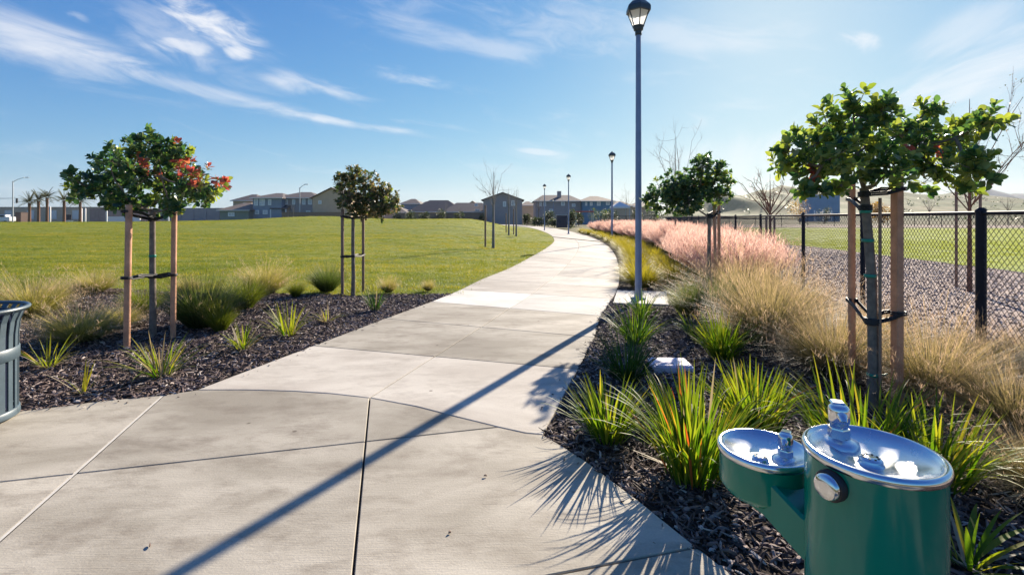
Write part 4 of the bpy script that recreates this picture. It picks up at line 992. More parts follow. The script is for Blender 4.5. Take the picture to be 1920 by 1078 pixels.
def limb(a, b, sag, r, k=5):
    out = []
    for i in range(k + 1):
        t = i / k; p = a.lerp(b, t); p.z += -sag * math.sin(math.pi * t)
        p += Vector((r.uniform(-1, 1), r.uniform(-1, 1), r.uniform(-.5, .5))) * (.012 if 0 < i < k else 0); out.append(p)
    return out
def staked_tree(px, py, fork_py, lobes, label, leaf=.062, shoots=150, main='leaf', red=(), lime=.12, redr=.02, n_obj=0, seed=1, trunk_r=(.030, .022), depth=.34, group='staked young trees', trunk='trunk', name='staked_tree', lean=0):
    r = np.random.RandomState(seed); x, yy = G(px, py); y0 = yy
    t = thing(name, label, 'tree', (x, y0, 0), group); O = Vector((x, y0, 0))
    fork = AT(px + lean, fork_py, y0) - O
    b = MB(); pts = [Vector((0, 0, -.05)), Vector((.006, 0, .35)), Vector((-.004, .004, fork.z * .6)), fork]
    b.tube(pts, [trunk_r[0] * 1.15, trunk_r[0], (trunk_r[0] + trunk_r[1]) / 2, trunk_r[1]], 12)
    cents = []
    for (lx, ly, lr) in lobes:
        dy = r.uniform(-1, 1) * depth; c = AT(lx, ly, y0 + dy) - O; rad = 1.02 * lr / FPX * (y0 + dy); cents.append((c, rad, lr))
    tr = ob('trunk', b.mesh('trunk', M[trunk]), t)
    bb = MB(); tot = sum(c[2] ** 2 for c in cents); placed = []
    Ls = []; mi = []
    mats = [M[main], M['leaf_lime'], M['leaf_red']]
    for (c, rad, lr) in cents:
        # limb out to the lobe from the fork or the nearest limb already there
        st = min([fork] + placed, key=lambda q: (q - c).length + .35 * (q - fork).length * 0.5)
        ln = limb(st, c, (c - st).length * .10, r); r0 = trunk_r[1] * (.62 if st is fork else .42)
        bb.tube(ln, list(np.linspace(r0, .005, len(ln))), 6); placed += ln[3:5]
        n = max(3, int(shoots * lr ** 2 / tot))
        for _ in range(n):
            u = Vector(r.normal(0, 1, 3)).normalized(); p = c + u * rad * (r.rand() ** .42) * 1.02
            ax = (u * .8 + Vector((0, 0, .55)) + Vector(r.normal(0, .3, 3))).normalized()
            if r.rand() < .6:
                bb.tube([c.lerp(p, .15), c.lerp(p, .6) - Vector((0, 0, .01)), p], [.0045, .0035, .002], 4, False)
            kind = 0
            q = p + O; ppx = 960 + q.x / q.y * FPX; ppy = HOR - (q.z - CAM_H) / q.y * FPX
            for (rx, ry, rr_) in red:
                if (ppx - rx) ** 2 + (ppy - ry) ** 2 < (rr_ * 1.08) ** 2 and p.y < c.y + rad * .3: kind = 2
            if kind == 0 and r.rand() < lime: kind = 1
            if kind == 0 and r.rand() < redr: kind = 2
            e1 = ax.orthogonal().normalized(); e2 = ax.cross(e1); nl = r.randint(8, 13)
            for k in range(nl):
                a = k * 2.399 + r.uniform(-.3, .3); sp = R(25 + 55 * (k / nl)) + r.uniform(-.15, .15)
                rad_d = e1 * math.cos(a) + e2 * math.sin(a); d = ax * math.cos(sp) + rad_d * math.sin(sp)
                pp = p - ax * (.045 * k / nl) * leaf / .06
                kk = kind if (kind != 2 or k < nl * .7) else 1
                Ls.append(leaf_matrix(pp, d, ax * math.sin(sp) - rad_d * math.cos(sp) * .6 + Vector(r.normal(0, .45, 3)) + Vector((0, 0, .35)), leaf * r.uniform(.5, 1.22))); mi.append(kk)
    ob('branches', bb.mesh('branches', M[trunk]), tr)
    Ls = np.array(Ls); mi = np.array(mi)
    order = np.argsort(Ls[:, 1, 3]); front = order[:n_obj]; rest = order[n_obj:]
    cr = ob('crown', joined_leaves('crown', mats, Ls[rest], mi[rest], r), t)
    if n_obj:
        cr['kind'] = 'stuff'
        protos = [[leaf_mesh(m, bd) for bd in (.02, .10, .2)] for m in mats]
        for i in front:
            o = ob('leaf', protos[mi[i]][r.randint(3)], t); o.matrix_local = Matrix(Ls[i].tolist())
    return t, O
def stake(px, py, top, y, w, label, group, mat='stake', square=False, lean=0.0):
    x, yy = G(px, py) if y is None else ((px - 960) / FPX * y, y)
    h = CAM_H + (HOR - top) / FPX * yy
    o = thing('tree_stake', label, 'stake', (x, yy, 0), group); b = MB()
    if square: b.box((0, 0, h / 2 - .1), (w, w, h + .2), .15, .004)
    else: b.tube([(0, 0, -.2), (lean * .5, 0, h * .5), (lean, 0, h - .006), (lean, 0, h)], [w / 2, w / 2, w / 2, w / 2 - .005], 14)
    ob('pole', b.mesh('pole', M[mat]), o); return o
def tie(st, O, tp, h, hs, rr=.028, sr=.03, wd=.016):
    """rubber strap from a stake, round the trunk and back"""
    S = Vector(st.location); T = Vector((O.x, O.y, 0)) + tp - S; T.z = 0; d = T.normalized(); s = Vector((-d.y, d.x, 0)); b = MB(); hm = (h + hs) / 2
    for sg in (1, -1):
        P = [d * -sr * .2 + s * sg * sr, d * T.length * .4 + s * sg * (rr * .8 + .012), T + s * sg * rr * 1.05, T + d * rr * .9 + s * sg * rr * .5]
        Z = [hs, hs + (h - hs) * .35 - .018 * sg, h, h]
        b.tube([Vector((p.x, p.y, z)) for p, z in zip(P, Z)], .0085, 6)
        b.tube([Vector((p.x, p.y, z + wd)) for p, z in zip(P, Z)], .0085, 6)
    ring = [T + (d * math.cos(w) + s * math.sin(w)) * rr * 1.08 for w in np.linspace(-1.8, 1.8, 11)]
    for e in (-.004, .010, .024): b.tube([Vector((p.x, p.y, h + e)) for p in ring], .009, 6)
    ring = [(d * math.cos(w) + s * math.sin(w)) * (sr + .006) for w in np.linspace(.3, 2 * math.pi - .3, 13)]
    for e in (0, .016): b.tube([Vector((p.x, p.y, hs + e)) for p in ring], .0075, 6)
    ob('rubber_tie', b.mesh('rubber_tie', M['rubber']), st)
def hz(py, y): return CAM_H + (HOR - py) / FPX * y

# right tree
LR = [(1600, 212, 48), (1650, 205, 30), (1555, 240, 40), (1520, 262, 38), (1480, 285, 38), (1530, 318, 44), (1570, 290, 40), (1632, 262, 55), (1700, 232, 38), (1740, 205, 24), (1720, 275, 55),
      (1670, 318, 42), (1780, 265, 45), (1810, 232, 30), (1850, 228, 32), (1760, 318, 42), (1830, 318, 34), (1850, 305, 22), (1505, 348, 26), (1540, 358, 18), (1462, 305, 22), (1820, 352, 18), (1800, 345, 20), (1600, 320, 34), (1580, 345, 20)]
RR = [(1525, 330, 11), (1757, 282, 7), (1692, 280, 7)]
tR, OR = staked_tree(1636, 762, 352, LR, 'young broadleaf tree with lumpy green crown between two stakes behind the fountain', .071, 440, red=RR, lime=.34, redr=.0, n_obj=300, seed=11, trunk_r=(.036, .030), depth=.34, lean=-16)
s1 = stake(1597, 728, 330, None, .056, 'rounded brown stake left of the right tree trunk', 'tree stakes')
s2 = stake(1682, 765, 316, None, .060, 'square sawn brown stake right of the right tree trunk', 'tree stakes', square=True)
tie(s1, OR, Vector((-.055, 0, 0)), hz(392, 3.7), hz(375, 4.05), .036, .033); tie(s1, OR, Vector((-.004, 0, 0)), hz(605, 3.7), hz(565, 4.05), .040, .033)
tie(s2, OR, Vector((-.060, 0, 0)), hz(367, 3.7), hz(357, 3.68), .036, .05); tie(s2, OR, Vector((-.004, 0, 0)), hz(603, 3.7), hz(587, 3.68), .040, .05)
for py in (397, 451, 517, 702):
    b = MB(); z = hz(py, OR.y); b.lathe([(.0395, z - .012), (.0415, z - .010), (.0415, z + .010), (.0395, z + .012)], ({397: -.053, 451: -.036, 517: -.018}.get(py, .003), 0, 0), 16)
    if py == 702: b.tube([(.04, -.01, z), (.075, -.02, z + .004), (.10, -.02, z + .012)], .006, 6)
    ob('tape_band', b.mesh('tape_band', M['tape']), tR)
ns = thing('nursery_stake', 'thin grey nursery stake tied against the right tree trunk', 'stake', (OR.x + .022, OR.y - .046, 0)); b = MB(); b.tube([(0, 0, -.2), (0, 0, hz(372, 3.7))], .011, 8); ob('pole', b.mesh('pole', M['stake_old']), ns)
# left tree with red tips
LL = [(225, 368, 28), (258, 378, 24), (330, 380, 26), (190, 352, 26), (292, 272, 32), (262, 285, 34), (240, 305, 44), (205, 300, 30), (205, 330, 38), (330, 290, 36), (285, 325, 46), (345, 335, 42), (250, 352, 44), (310, 365, 40), (375, 345, 38), (400, 355, 26), (165, 345, 28), (195, 368, 26), (142, 352, 24), (132, 328, 12), (370, 372, 26), (340, 275, 16), (290, 256, 14), (415, 335, 13)]
RL = [(408, 330, 12), (378, 352, 9), (345, 335, 8), (392, 345, 10), (267, 302, 13), (335, 312, 12), (354, 303, 13), (302, 330, 10), (366, 332, 13), (400, 322, 16), (412, 340, 17), (421, 360, 12), (337, 262, 9), (122, 316, 8), (385, 340, 10), (275, 318, 8)]
tL, OL = staked_tree(286, 632, 395, LL, 'young broadleaf tree with red leaf tips between two stakes in the left bed', .078, 480, red=RL, main='leaf_dark', lime=.08, redr=.0, n_obj=300, seed=12, trunk_r=(.036, .030), depth=.36)
s3 = stake(237, 652, 384, None, .066, 'left brown stake of the red tipped tree', 'tree stakes', lean=.03)
s4 = stake(324, 634, 380, None, .060, 'right reddish stake of the red tipped tree', 'tree stakes', lean=.02)
tie(s3, OL, Vector((0, 0, 0)), hz(412, 5.6), hz(398, 5.5), .034, .042); tie(s3, OL, Vector((0, 0, 0)), hz(521, 5.7), hz(519, 5.5), .038, .042)
tie(s4, OL, Vector((0, 0, 0)), hz(414, 5.6), hz(403, 5.8), .034, .038); tie(s4, OL, Vector((0, 0, 0)), hz(522, 5.7), hz(516, 5.8), .038, .038)
b = MB(); z = hz(480, OL.y); b.lathe([(.036, z - .015), (.038, z - .012), (.038, z + .012), (.036, z + .015)], (0, 0, 0), 14); ob('tape_band', b.mesh('tape_band', M['tape']), tL)
# far left tree
LF = [(745, 388, 12), (722, 385, 20), (690, 398, 16), (662, 332, 20), (645, 345, 20), (655, 368, 28), (690, 345, 30), (700, 375, 32), (672, 392, 24), (725, 368, 24), (738, 380, 15), (712, 395, 18), (665, 318, 10), (640, 330, 10)]
tF, OF = staked_tree(662, 552, 408, LF, 'small dull olive tree with brownish crown between two stakes at the lawn edge', .070, 460, main='leaf_grey', lime=.04, redr=.0, seed=13, trunk_r=(.036, .030), depth=.30)
s5 = stake(642, 552, 392, None, .058, 'left stake of the small dull olive tree', 'tree stakes', 'stake_old')
s6 = stake(681, 545, 394, None, .055, 'right stake of the small dull olive tree', 'tree stakes', 'stake_old')
tie(s5, OF, Vector((0, 0, 0)), hz(410, 9.1), hz(407, 9.1), .036, .03); tie(s5, OF, Vector((0, 0, 0)), hz(481, 9.1), hz(482, 9.1), .036, .03)
tie(s6, OF, Vector((0, 0, 0)), hz(410, 9.1), hz(408, 9.3), .036, .03); tie(s6, OF, Vector((0, 0, 0)), hz(481, 9.1), hz(480, 9.3), .036, .03)
# middle right tree
LM = [(1283, 358, 26), (1308, 360, 26), (1262, 362, 22), (1320, 312, 24), (1342, 325, 24), (1300, 340, 28), (1330, 352, 32), (1265, 345, 26), (1240, 360, 26), (1218, 372, 18), (1262, 378, 26), (1295, 375, 26), (1365, 345, 16), (1350, 368, 20), (1228, 388, 16), (1280, 395, 16), (1322, 297, 12)]
tM, OM = staked_tree(1330, 579, 408, LM, 'dark green leaning crowned tree with stakes behind the pink grass', .064, 560, main='leaf_dark', lime=.10, redr=.004, seed=14, trunk_r=(.030, .026), depth=.16)
s7 = stake(1342, 579, 385, None, .050, 'stake close against the middle tree trunk', 'tree stakes', lean=-.02)
s8 = stake(1348, 572, 375, None, .050, 'rearmost stake of the middle tree', 'tree stakes', lean=.0)
tie(s7, OM, Vector((0, 0, 0)), hz(408, 7.6), hz(402, 7.6), .030, .028); tie(s8, OM, Vector((0, 0, 0)), hz(404, 7.6), hz(398, 7.7), .030, .028)

# bare trees: trunk with forking limbs and twigs
def bare_tree(px, py, y, top, label, spread=.35, nl=7, seed=1, tr=.05, mat='twig', name='bare_tree', leaves=0, split=.45, group='bare winter trees', twl=.35, lean=0, thick=1.0):
    r = np.random.RandomState(seed); x = (px - 960) / FPX * y; z0_ = float(hgt(x, y)) if x < 3 else 0.0
    t = thing(name, label, 'tree', (x, y, z0_), group); H = hz(top, y) - z0_
    b = MB(); hs = H * split; b.tube([(0, 0, -.1), (lean * .2, 0, hs * .5), (lean * .5, 0, hs), (lean, 0, H * .97)], [tr, tr * .8, tr * .6, .004], 8)
    ob('trunk', b.mesh('trunk', M[mat]), t); bb = MB(); tips = []
    def grow(p, d, L, rad, lev):
        pts = [p]; q = p.copy(); dd = d.copy()
        for k in range(4):
            dd = (dd + Vector(r.normal(0, .13, 3)) + Vector((0, 0, .08))).normalized(); q = q + dd * L / 4; pts.append(q.copy())
        bb.tube(pts, list(np.linspace(rad, max(rad * .3, .0015), 5)), 5 if lev == 0 else 3, False)
        if lev < 2:
            for k in range(r.randint(3, 6)):
                i = r.randint(1, 5); nd = (dd + Vector(r.normal(0, .55, 3))).normalized(); grow(pts[i], nd, L * twl * r.uniform(.7, 1.4), rad * .45, lev + 1)
        tips.append((pts[-1], dd)); tips.append((pts[2], dd))
    for k in range(nl):
        a = k * 2.4 + r.uniform(-.4, .4); hh = hs * r.uniform(.75, 1.25) if k else hs
        d = Vector((math.cos(a) * spread, math.sin(a) * spread, 1)).normalized(); grow(Vector((lean * .4 * hh / hs, 0, min(hh, H * .8))), d, (H - hh) * r.uniform(.65, .98), tr * .42 * thick, 0)
    ob('branches', bb.mesh('branches', M[mat]), t)
    if leaves:
        Ls = []
        for _ in range(leaves):
            p, d = tips[r.randint(len(tips))]; Ls.append(leaf_matrix(p + Vector(r.normal(0, .03, 3)), Vector(r.normal(0, 1, 3)), Vector((0, 0, 1)), .035 * r.uniform(.6, 1.3)))
        cr = ob('leaves', joined_leaves('leaves', [M['leaf_grey']], Ls, np.zeros(len(Ls), int), r, True), t); cr['kind'] = 'stuff'
    return t, Vector((x, y, z0_))
M['stake_grey'] = plain('grey_stake_wood', (0.22, 0.19, 0.165), .85, var=.25)
bt, bo = bare_tree(1818, 545, 9.6, 175, 'reddish barked bare tree behind the fence right of the right tree', .85, 11, 21, .045, 'trunk_red', leaves=420, split=.45, thick=.62)
stake(1793, 535, 352, None, .05, 'grey brown stake behind the fence beside the reddish bare tree', 'tree stakes', 'stake_old'); stake(1838, 540, 355, None, .05, 'stake behind the fence, right of the reddish bare tree', 'tree stakes', 'stake_old')
bare_tree(1444, 486, 16.7, 322, 'brown twiggy bare tree beyond the fence right of the pink grass', .75, 10, 22, .06, 'trunk_red', leaves=420, split=.50)
stake(1437, 490, 405, None, .07, 'left stake of the twiggy tree beyond the fence', 'tree stakes', 'stake_old'); stake(1452, 487, 408, None, .07, 'right stake of the twiggy tree beyond the fence', 'tree stakes', 'stake_old')
bare_tree(1266, 470, 21.0, 250, 'tall bare twigs rising above the middle dark green tree', .40, 7, 23, .06, 'twig', split=.5, thick=.55)
def lawn_sapling(px, py, top, label, seed, stakes, pale=True):
    X = GP(px, py); t, o = bare_tree(px, py, X[1], top, label, .22, 5, seed, .075, 'stake_grey' if pale else 'twig', group='bare saplings on the lawn', split=.5, thick=.5)
    for (spx, spy, stop, lab) in stakes:
        q = GP(spx, spy); h = hz(stop, q[1]) - q[2]; s_ = thing('tree_stake', lab, 'stake', q, 'tree stakes'); b = MB(); b.tube([(0, 0, -.2), (0, 0, h)], .045, 10); ob('pole', b.mesh('pole', M['stake_old']), s_)
lawn_sapling(925, 465, 318, 'bare pale trunked sapling on the lawn, nearest of the sapling row', 31, [(910, 463, 385, 'dark stake left of the nearest bare sapling')])
lawn_sapling(954, 441, 350, 'bare sapling on the lawn, left one of the middle pair', 32, [(949, 436, 400, 'thin stake left of the middle sapling pair')])
lawn_sapling(968, 443, 352, 'bare sapling on the lawn, right one of the middle pair', 33, [(963, 440, 392, 'stake between the middle sapling pair')])
lawn_sapling(918, 412, 338, 'distant slim bare sapling at the crest of the lawn', 34, [])

# ------------------------------------------------------------------ far houses
M['roof'] = plain('dark_roof_tile', (0.11, 0.09, 0.085), .8, var=.2, scale=2, bump=.5)
M['roof_tan'] = plain('tan_roof_tile', (0.20, 0.15, 0.115), .8, var=.2, scale=2, bump=.5)
M['stucco_tan'] = plain('tan_stucco', (0.54, 0.40, 0.28), .9, var=.08, scale=1)
M['stucco_grey'] = plain('grey_blue_siding', (0.25, 0.29, 0.35), .85, var=.08, scale=1)
M['stucco_mauve'] = plain('mauve_grey_stucco', (0.34, 0.30, 0.30), .9, var=.08, scale=1)
M['siding_blue'] = plain('blue_siding', (0.08, 0.22, 0.33), .8, var=.08, scale=1)
M['siding_green'] = plain('sage_siding', (0.24, 0.26, 0.22), .85, var=.08, scale=1)
M['white'] = plain('white_trim', (0.78, 0.77, 0.75), .6, var=.04)
M['pane'] = plain('window_glass', (0.48, 0.52, 0.56), .12, var=.2, spec=.8)
M['dark'] = plain('dark_panel', (0.03, 0.032, 0.04), .6)
M['brown'] = plain('brown_render', (0.12, 0.08, 0.065), .9)
M['brick_pink'] = plain('pinkish_block_wall', (0.34, 0.245, 0.215), .9, var=.12, scale=1)
M['blue_metal'] = plain('blue_metal_wall', (0.08, 0.24, 0.40), .5, var=.1, scale=.5)
M['red_canvas'] = plain('red_canvas', (0.42, 0.10, 0.08), .7)
M['canvas'] = plain('white_canvas', (0.72, 0.70, 0.68), .7)
M['navy'] = plain('navy_screen', (0.025, 0.03, 0.06), .7)
def house(px0, px1, eave, peak, y, label, wall, roof='roof', kind='hip', wins=(), depth=10, porch=None, chimney=None, ridge=None, base=0.0, garage=None):
    """far two storey house, front at distance y"""
    x0, x1 = (px0 - 960) / FPX * y, (px1 - 960) / FPX * y; w = x1 - x0; xc = (x0 + x1) / 2
    t = thing('house', label, 'house', (xc, y, base), 'houses beyond the lawn')
    he, hp = hz(eave, y) - base, hz(peak, y) - base
    b = MB(); b.box((0, depth / 2, he / 2 - .5), (w, depth, he + 1)); 
    if kind == 'gable': b.add([(-w / 2, 0.001, he), (w / 2, 0.001, he), (0, 0.001, hp)], [(0, 1, 2)]); b.add([(-w / 2, depth, he), (w / 2, depth, he), (0, depth, hp)], [(2, 1, 0)])
    ob('wall', b.mesh('wall', M[wall]), t); b = MB(); o = .5; th = .18
    if kind == 'hip':
        rl = max(w / 2 - (depth / 2) * .9, w * .12) if ridge is None else ridge * w / 2
        T = [(-w / 2 - o, -o, he), (w / 2 + o, -o, he), (w / 2 + o, depth + o, he), (-w / 2 - o, depth + o, he), (-rl, depth / 2, hp), (rl, depth / 2, hp)]
        b.add(T + [(p[0], p[1], p[2] - th) for p in T[:4]], [(0, 1, 5, 4), (1, 2, 5), (2, 3, 4, 5), (3, 0, 4), (6, 7, 1, 0), (7, 8, 2, 1), (8, 9, 3, 2), (9, 6, 0, 3), (9, 8, 7, 6)])
    else:
        k = (hp - he) / (w / 2); e = he - k * o
        for sg in (-1, 1):
            P = [(sg * (w / 2 + o), -o, e), (0, -o, hp + .02), (0, depth + o, hp + .02), (sg * (w / 2 + o), depth + o, e)]
            b.add(P + [(p[0], p[1], p[2] + th) for p in P], [(0, 1, 2, 3), (7, 6, 5, 4), (0, 4, 5, 1), (1, 5, 6, 2), (2, 6, 7, 3), (3, 7, 4, 0)])
    rf = ob('roof', b.mesh('roof', M[roof]), t)
    if kind == 'hip': b = MB(); b.box((0, -o - .06, he - th * .5), (w + 2 * o, .12, .16)); ob('gutter', b.mesh('gutter', M['white']), rf)
    if chimney is not None:
        b = MB(); b.box(((chimney - 960) / FPX * y - xc, depth * .3, hp + .1), (1.0, .8, 1.6)); ob('chimney', b.mesh('chimney', M[wall]), rf)
    for (a, c, tp, bt_) in wins:
        xa, xb = (a - 960) / FPX * y - xc, (c - 960) / FPX * y - xc; za, zb = hz(bt_, y) - base, hz(tp, y) - base; ww, hh = xb - xa, zb - za; e = .20
        f_ = MB()
        for (cx, cz, dx, dz) in ((0, hh / 2 - e / 2, ww, e), (0, -hh / 2 + e / 2, ww, e), (-ww / 2 + e / 2, 0, e, hh - 2 * e), (ww / 2 - e / 2, 0, e, hh - 2 * e), (0, 0, .06, hh - 2 * e)): f_.box(((xa + xb) / 2 + cx, -.05, (za + zb) / 2 + cz), (dx, .14, dz))
        fo = ob('window', f_.mesh('window', M['white']), t); p = MB(); p.box(((xa + xb) / 2, -.03, (za + zb) / 2), (ww - .04, .05, hh - .04)); ob('pane', p.mesh('pane', M['pane']), fo)
    if porch:
        a, c, tp, bt_ = porch; xa, xb = (a - 960) / FPX * y - xc, (c - 960) / FPX * y - xc; za, zb = hz(bt_, y) - base, hz(tp, y) - base
        b = MB(); V = [(xa, -2.2, za), (xb, -2.2, za), (xb, -.01, zb), (xa, -.01, zb), (xa, -2.2, za - .2), (xb, -2.2, za - .2), (xb, -.01, za - .2), (xa, -.01, za - .2)]
        b.add(V, [(0, 1, 2, 3), (4, 5, 1, 0), (5, 6, 2, 1), (7, 4, 0, 3), (7, 6, 5, 4)]); ob('porch_roof', b.mesh('porch_roof', M['roof']), t)
        for xx in (xa + .2, xb - .2): b = MB(); b.box((xx, -2.0, (za - .2) / 2), (.25, .25, za - .2)); ob('porch_post', b.mesh('porch_post', M['white']), t)
        b = MB(); b.box(((xa + xb) / 2, -.04, 1.2), (1.1, .1, 2.4)); ob('door', b.mesh('door', M['dark']), t)
    if garage:
        a, c = garage; xa, xb = (a - 960) / FPX * y - xc, (c - 960) / FPX * y - xc; b = MB(); b.box(((xa + xb) / 2, -.04, 1.15), (xb - xa, .1, 2.3)); ob('garage_door', b.mesh('garage_door', M['white']), t)
    return t
house(412, 466, 394, 379, 112, 'low tan roofed single storey house left of the grey blue house', 'siding_green', 'roof_tan', 'hip', [(428, 440, 398, 406)], 12)
house(437, 478, 376, 363, 122, 'two storey tan house rising behind the low tan roof', 'stucco_tan', 'roof', 'hip', [(456, 462, 380, 388)], 10)
house(474, 528, 371, 360, 114, 'grey blue two storey house with tall white windows', 'stucco_grey', 'roof', 'hip', [(477, 484, 373, 386), (487, 497, 373, 386), (503, 509, 374, 385), (478, 486, 394, 402), (493, 502, 394, 402)], 12)
house(514, 594, 371, 358, 116, 'wide grey house with dark porch roofs and a row of upstairs windows', 'stucco_mauve', 'roof', 'hip', [(519, 526, 374, 384), (533, 540, 374, 384), (548, 554, 374, 384), (567, 573, 372, 384), (578, 585, 372, 384), (574, 582, 395, 402)], 12, porch=(514, 545, 385, 391))
house(586, 658, 371, 353, 110, 'large tan gabled house with blank side wall left of the dull olive tree', 'stucco_tan', 'roof', 'gable', [(597, 603, 376, 383)], 14)
house(752, 786, 382, 372, 150, 'small blue grey roofed house at the left of the distant roof row', 'stucco_grey', 'roof', 'hip', [], 10)
house(782, 812, 386, 377, 158, 'tiny distant house between two dark roofs', 'stucco_mauve', 'roof', 'hip', [], 10)
house(764, 868, 397, 374, 138, 'long low house with broad dark hipped roof', 'stucco_tan', 'roof', 'hip', [(800, 806, 399, 405), (842, 848, 399, 405)], 14, ridge=.35)
house(834, 918, 397, 379, 122, 'dark roofed low house with small white windows left of the saplings', 'stucco_grey', 'roof', 'hip', [(890, 896, 382, 387), (891, 900, 392, 398)], 12, ridge=.6)
house(906, 979, 375, 362, 112, 'mauve grey gabled two storey house behind the saplings', 'stucco_mauve', 'roof', 'gable', [(943, 949, 378, 388), (958, 966, 376, 386)], 12)
house(978, 1002, 385, 377, 140, 'small distant house left of the wide grey hip roofed house', 'stucco_tan', 'roof_tan', 'hip', [], 9)
house(1004, 1089, 377, 364, 120, 'wide grey hip roofed two storey house with chimney and white windows', 'stucco_mauve', 'roof', 'hip', [(1011, 1016, 379, 387), (1019, 1024, 379, 387), (1052, 1059, 377, 386), (1072, 1079, 382, 388), (1030, 1037, 392, 399)], 12, chimney=1051, ridge=.62)
house(1092, 1150, 377, 366, 118, 'blue sided house with tan roof and white framed windows', 'siding_blue', 'roof_tan', 'hip', [(1097, 1101, 379, 386), (1106, 1111, 379, 386), (1119, 1126, 378, 386), (1136, 1143, 378, 385)], 12)
house(1150, 1186, 386, 376, 130, 'tan roofed low house behind the white tent', 'stucco_tan', 'roof_tan', 'hip', [], 10)
house(700, 760, 398, 386, 134, 'low dark house just right of the dull olive tree', 'stucco_mauve', 'roof', 'hip', [(716, 722, 400, 406)], 12)
house(664, 706, 392, 380, 146, 'low dark roofed house behind the dull olive tree trunk', 'stucco_grey', 'roof', 'hip', [(690, 695, 395, 401)], 10)
house(868, 904, 390, 378, 150, 'distant tan house with small peaked roof behind the dark low roofs', 'stucco_tan', 'roof_tan', 'gable', [(883, 889, 392, 397)], 10)
house(1186, 1232, 388, 378, 140, 'distant tan house behind the middle dark green tree crown', 'stucco_tan', 'roof_tan', 'hip', [(1195, 1201, 391, 396)], 10)
# masonry walls and low buildings on the far left
def long_box(name, label, cat, px0, px1, top, y, mat, d=.3, cap=None, panels=0, base=0):
    x0, x1 = (px0 - 960) / FPX * y, (px1 - 960) / FPX * y; H = hz(top, y); w = x1 - x0
    t = thing(name, label, cat, ((x0 + x1) / 2, y, base)); b = MB(); b.box((0, d / 2, H / 2 - .3), (w, d, H + .6), 0, min(.02, d * .1)); ob('wall', b.mesh('wall', M[mat]), t)
    b = MB(); b.box((0, d / 2, H + .06), (w + .1, d + .12, .12)); ob('coping' if d < 1 else 'parapet', b.mesh('coping', M[cap or mat]), t)
    for k in range(panels):
        b = MB(); b.box((-w / 2 + w * (k + .5) / panels, -.06, H * .5), (w / panels * .30, .14, H * .6)); f_ = ob('window' if d > 1 else 'pilaster', b.mesh('window', M['pane' if d > 1 else mat]), t)
    return t
long_box('low_building', 'long low beige flat roofed building beyond the palms', 'building', -90, 206, 389, 150, 'stucco_tan', 14, 'roof', 7)
long_box('block_wall', 'pinkish block wall between the red tipped tree stakes and the palms', 'wall', 168, 300, 392, 128, 'brick_pink', .4, panels=5)
long_box('block_wall', 'mauve block wall behind the right stake of the red tipped tree', 'wall', 300, 420, 391, 126, 'stucco_mauve', .4, panels=5)
long_box('utility_shed', 'brown block shed beside the cobra street light', 'shed', 28, 39, 399, 118, 'brown', 2.5)
long_box('low_wall', 'low white wall at the foot of the pinkish block wall', 'wall', 200, 262, 407, 120, 'white', .4)
long_box('yard_fence', 'tan board fence in front of the grey houses left of the dull olive tree', 'fence', 528, 640, 399, 104, 'stake_old', .2, panels=14)
long_box('yard_fence', 'tan board fence in front of the long hipped roof', 'fence', 742, 906, 401, 108, 'stake_old', .2, panels=20)
# white van
vx = (6 - 960) / FPX * 116; van = thing('parked_van', 'white van parked by the cobra street light at the left edge', 'van', (vx, 116, 0)); b = MB(); b.box((0, 0, 1.05), (4.6, 1.8, 1.1), 0, .15); b.box((-.3, 0, 1.8), (3.2, 1.7, .6), 0, .15); ob('body', b.mesh('body', M['white']), van)
b = MB(); b.box((-.3, -.86, 1.8), (2.8, .06, .42)); ob('window', b.mesh('window', M['dark']), van)
for sx in (-1.4, 1.4): b = MB(); b.tube([(sx, -.92, .35), (sx, -.72, .35)], .35, 14); ob('wheel', b.mesh('wheel', M['rubber']), van)
# street lights, signal, posts
M['galv'] = plain('galvanised_pole', (0.45, 0.46, 0.48), .5, .3)
def cobra(px, y, top, label, arm=3.6, sg=1):
    x = (px - 960) / FPX * y; H = hz(top, y); t = thing('street_light', label, 'street light', (x, y, 0)); b = MB()
    b.tube([(0, 0, -.2), (0, 0, H * .92)], [.14, .09], 10); ob('pole', b.mesh('pole', M['galv']), t)
    b = MB(); b.tube([(0, 0, H * .90), (sg * arm * .3, 0, H * .955), (sg * arm * .75, 0, H)], [.07, .06, .05], 8); ob('arm', b.mesh('arm', M['galv']), t)
    b = MB(); b.box((sg * arm * .92, 0, H), (.9, .32, .16), 0, .05); ob('lamp_head', b.mesh('lamp_head', M['galv']), t)
    return t
cobra(24, 112, 333, 'tall cobra head street light at the far left edge'); cobra(562, 108, 346, 'slim white cobra head street light in front of the wide grey house', 1.6)
sg = thing('traffic_signal', 'traffic signal mast arm with dark signal head beside the cobra street light', 'traffic signal', ((-40 - 960) / FPX * 118, 118, 0)); b = MB(); H = hz(373, 118)
b.tube([(0, 0, -.2), (0, 0, H)], .14, 10); ob('pole', b.mesh('pole', M['galv']), sg); b = MB(); b.tube([(0, 0, H), (9.3, 0, H + .15)], [.1, .05], 8); ob('arm', b.mesh('arm', M['galv']), sg); b = MB(); b.box((9.4, 0, H - .45), (.42, .3, 1.15), 0, .05); ob('signal_head', b.mesh('signal_head', M['dark']), sg)
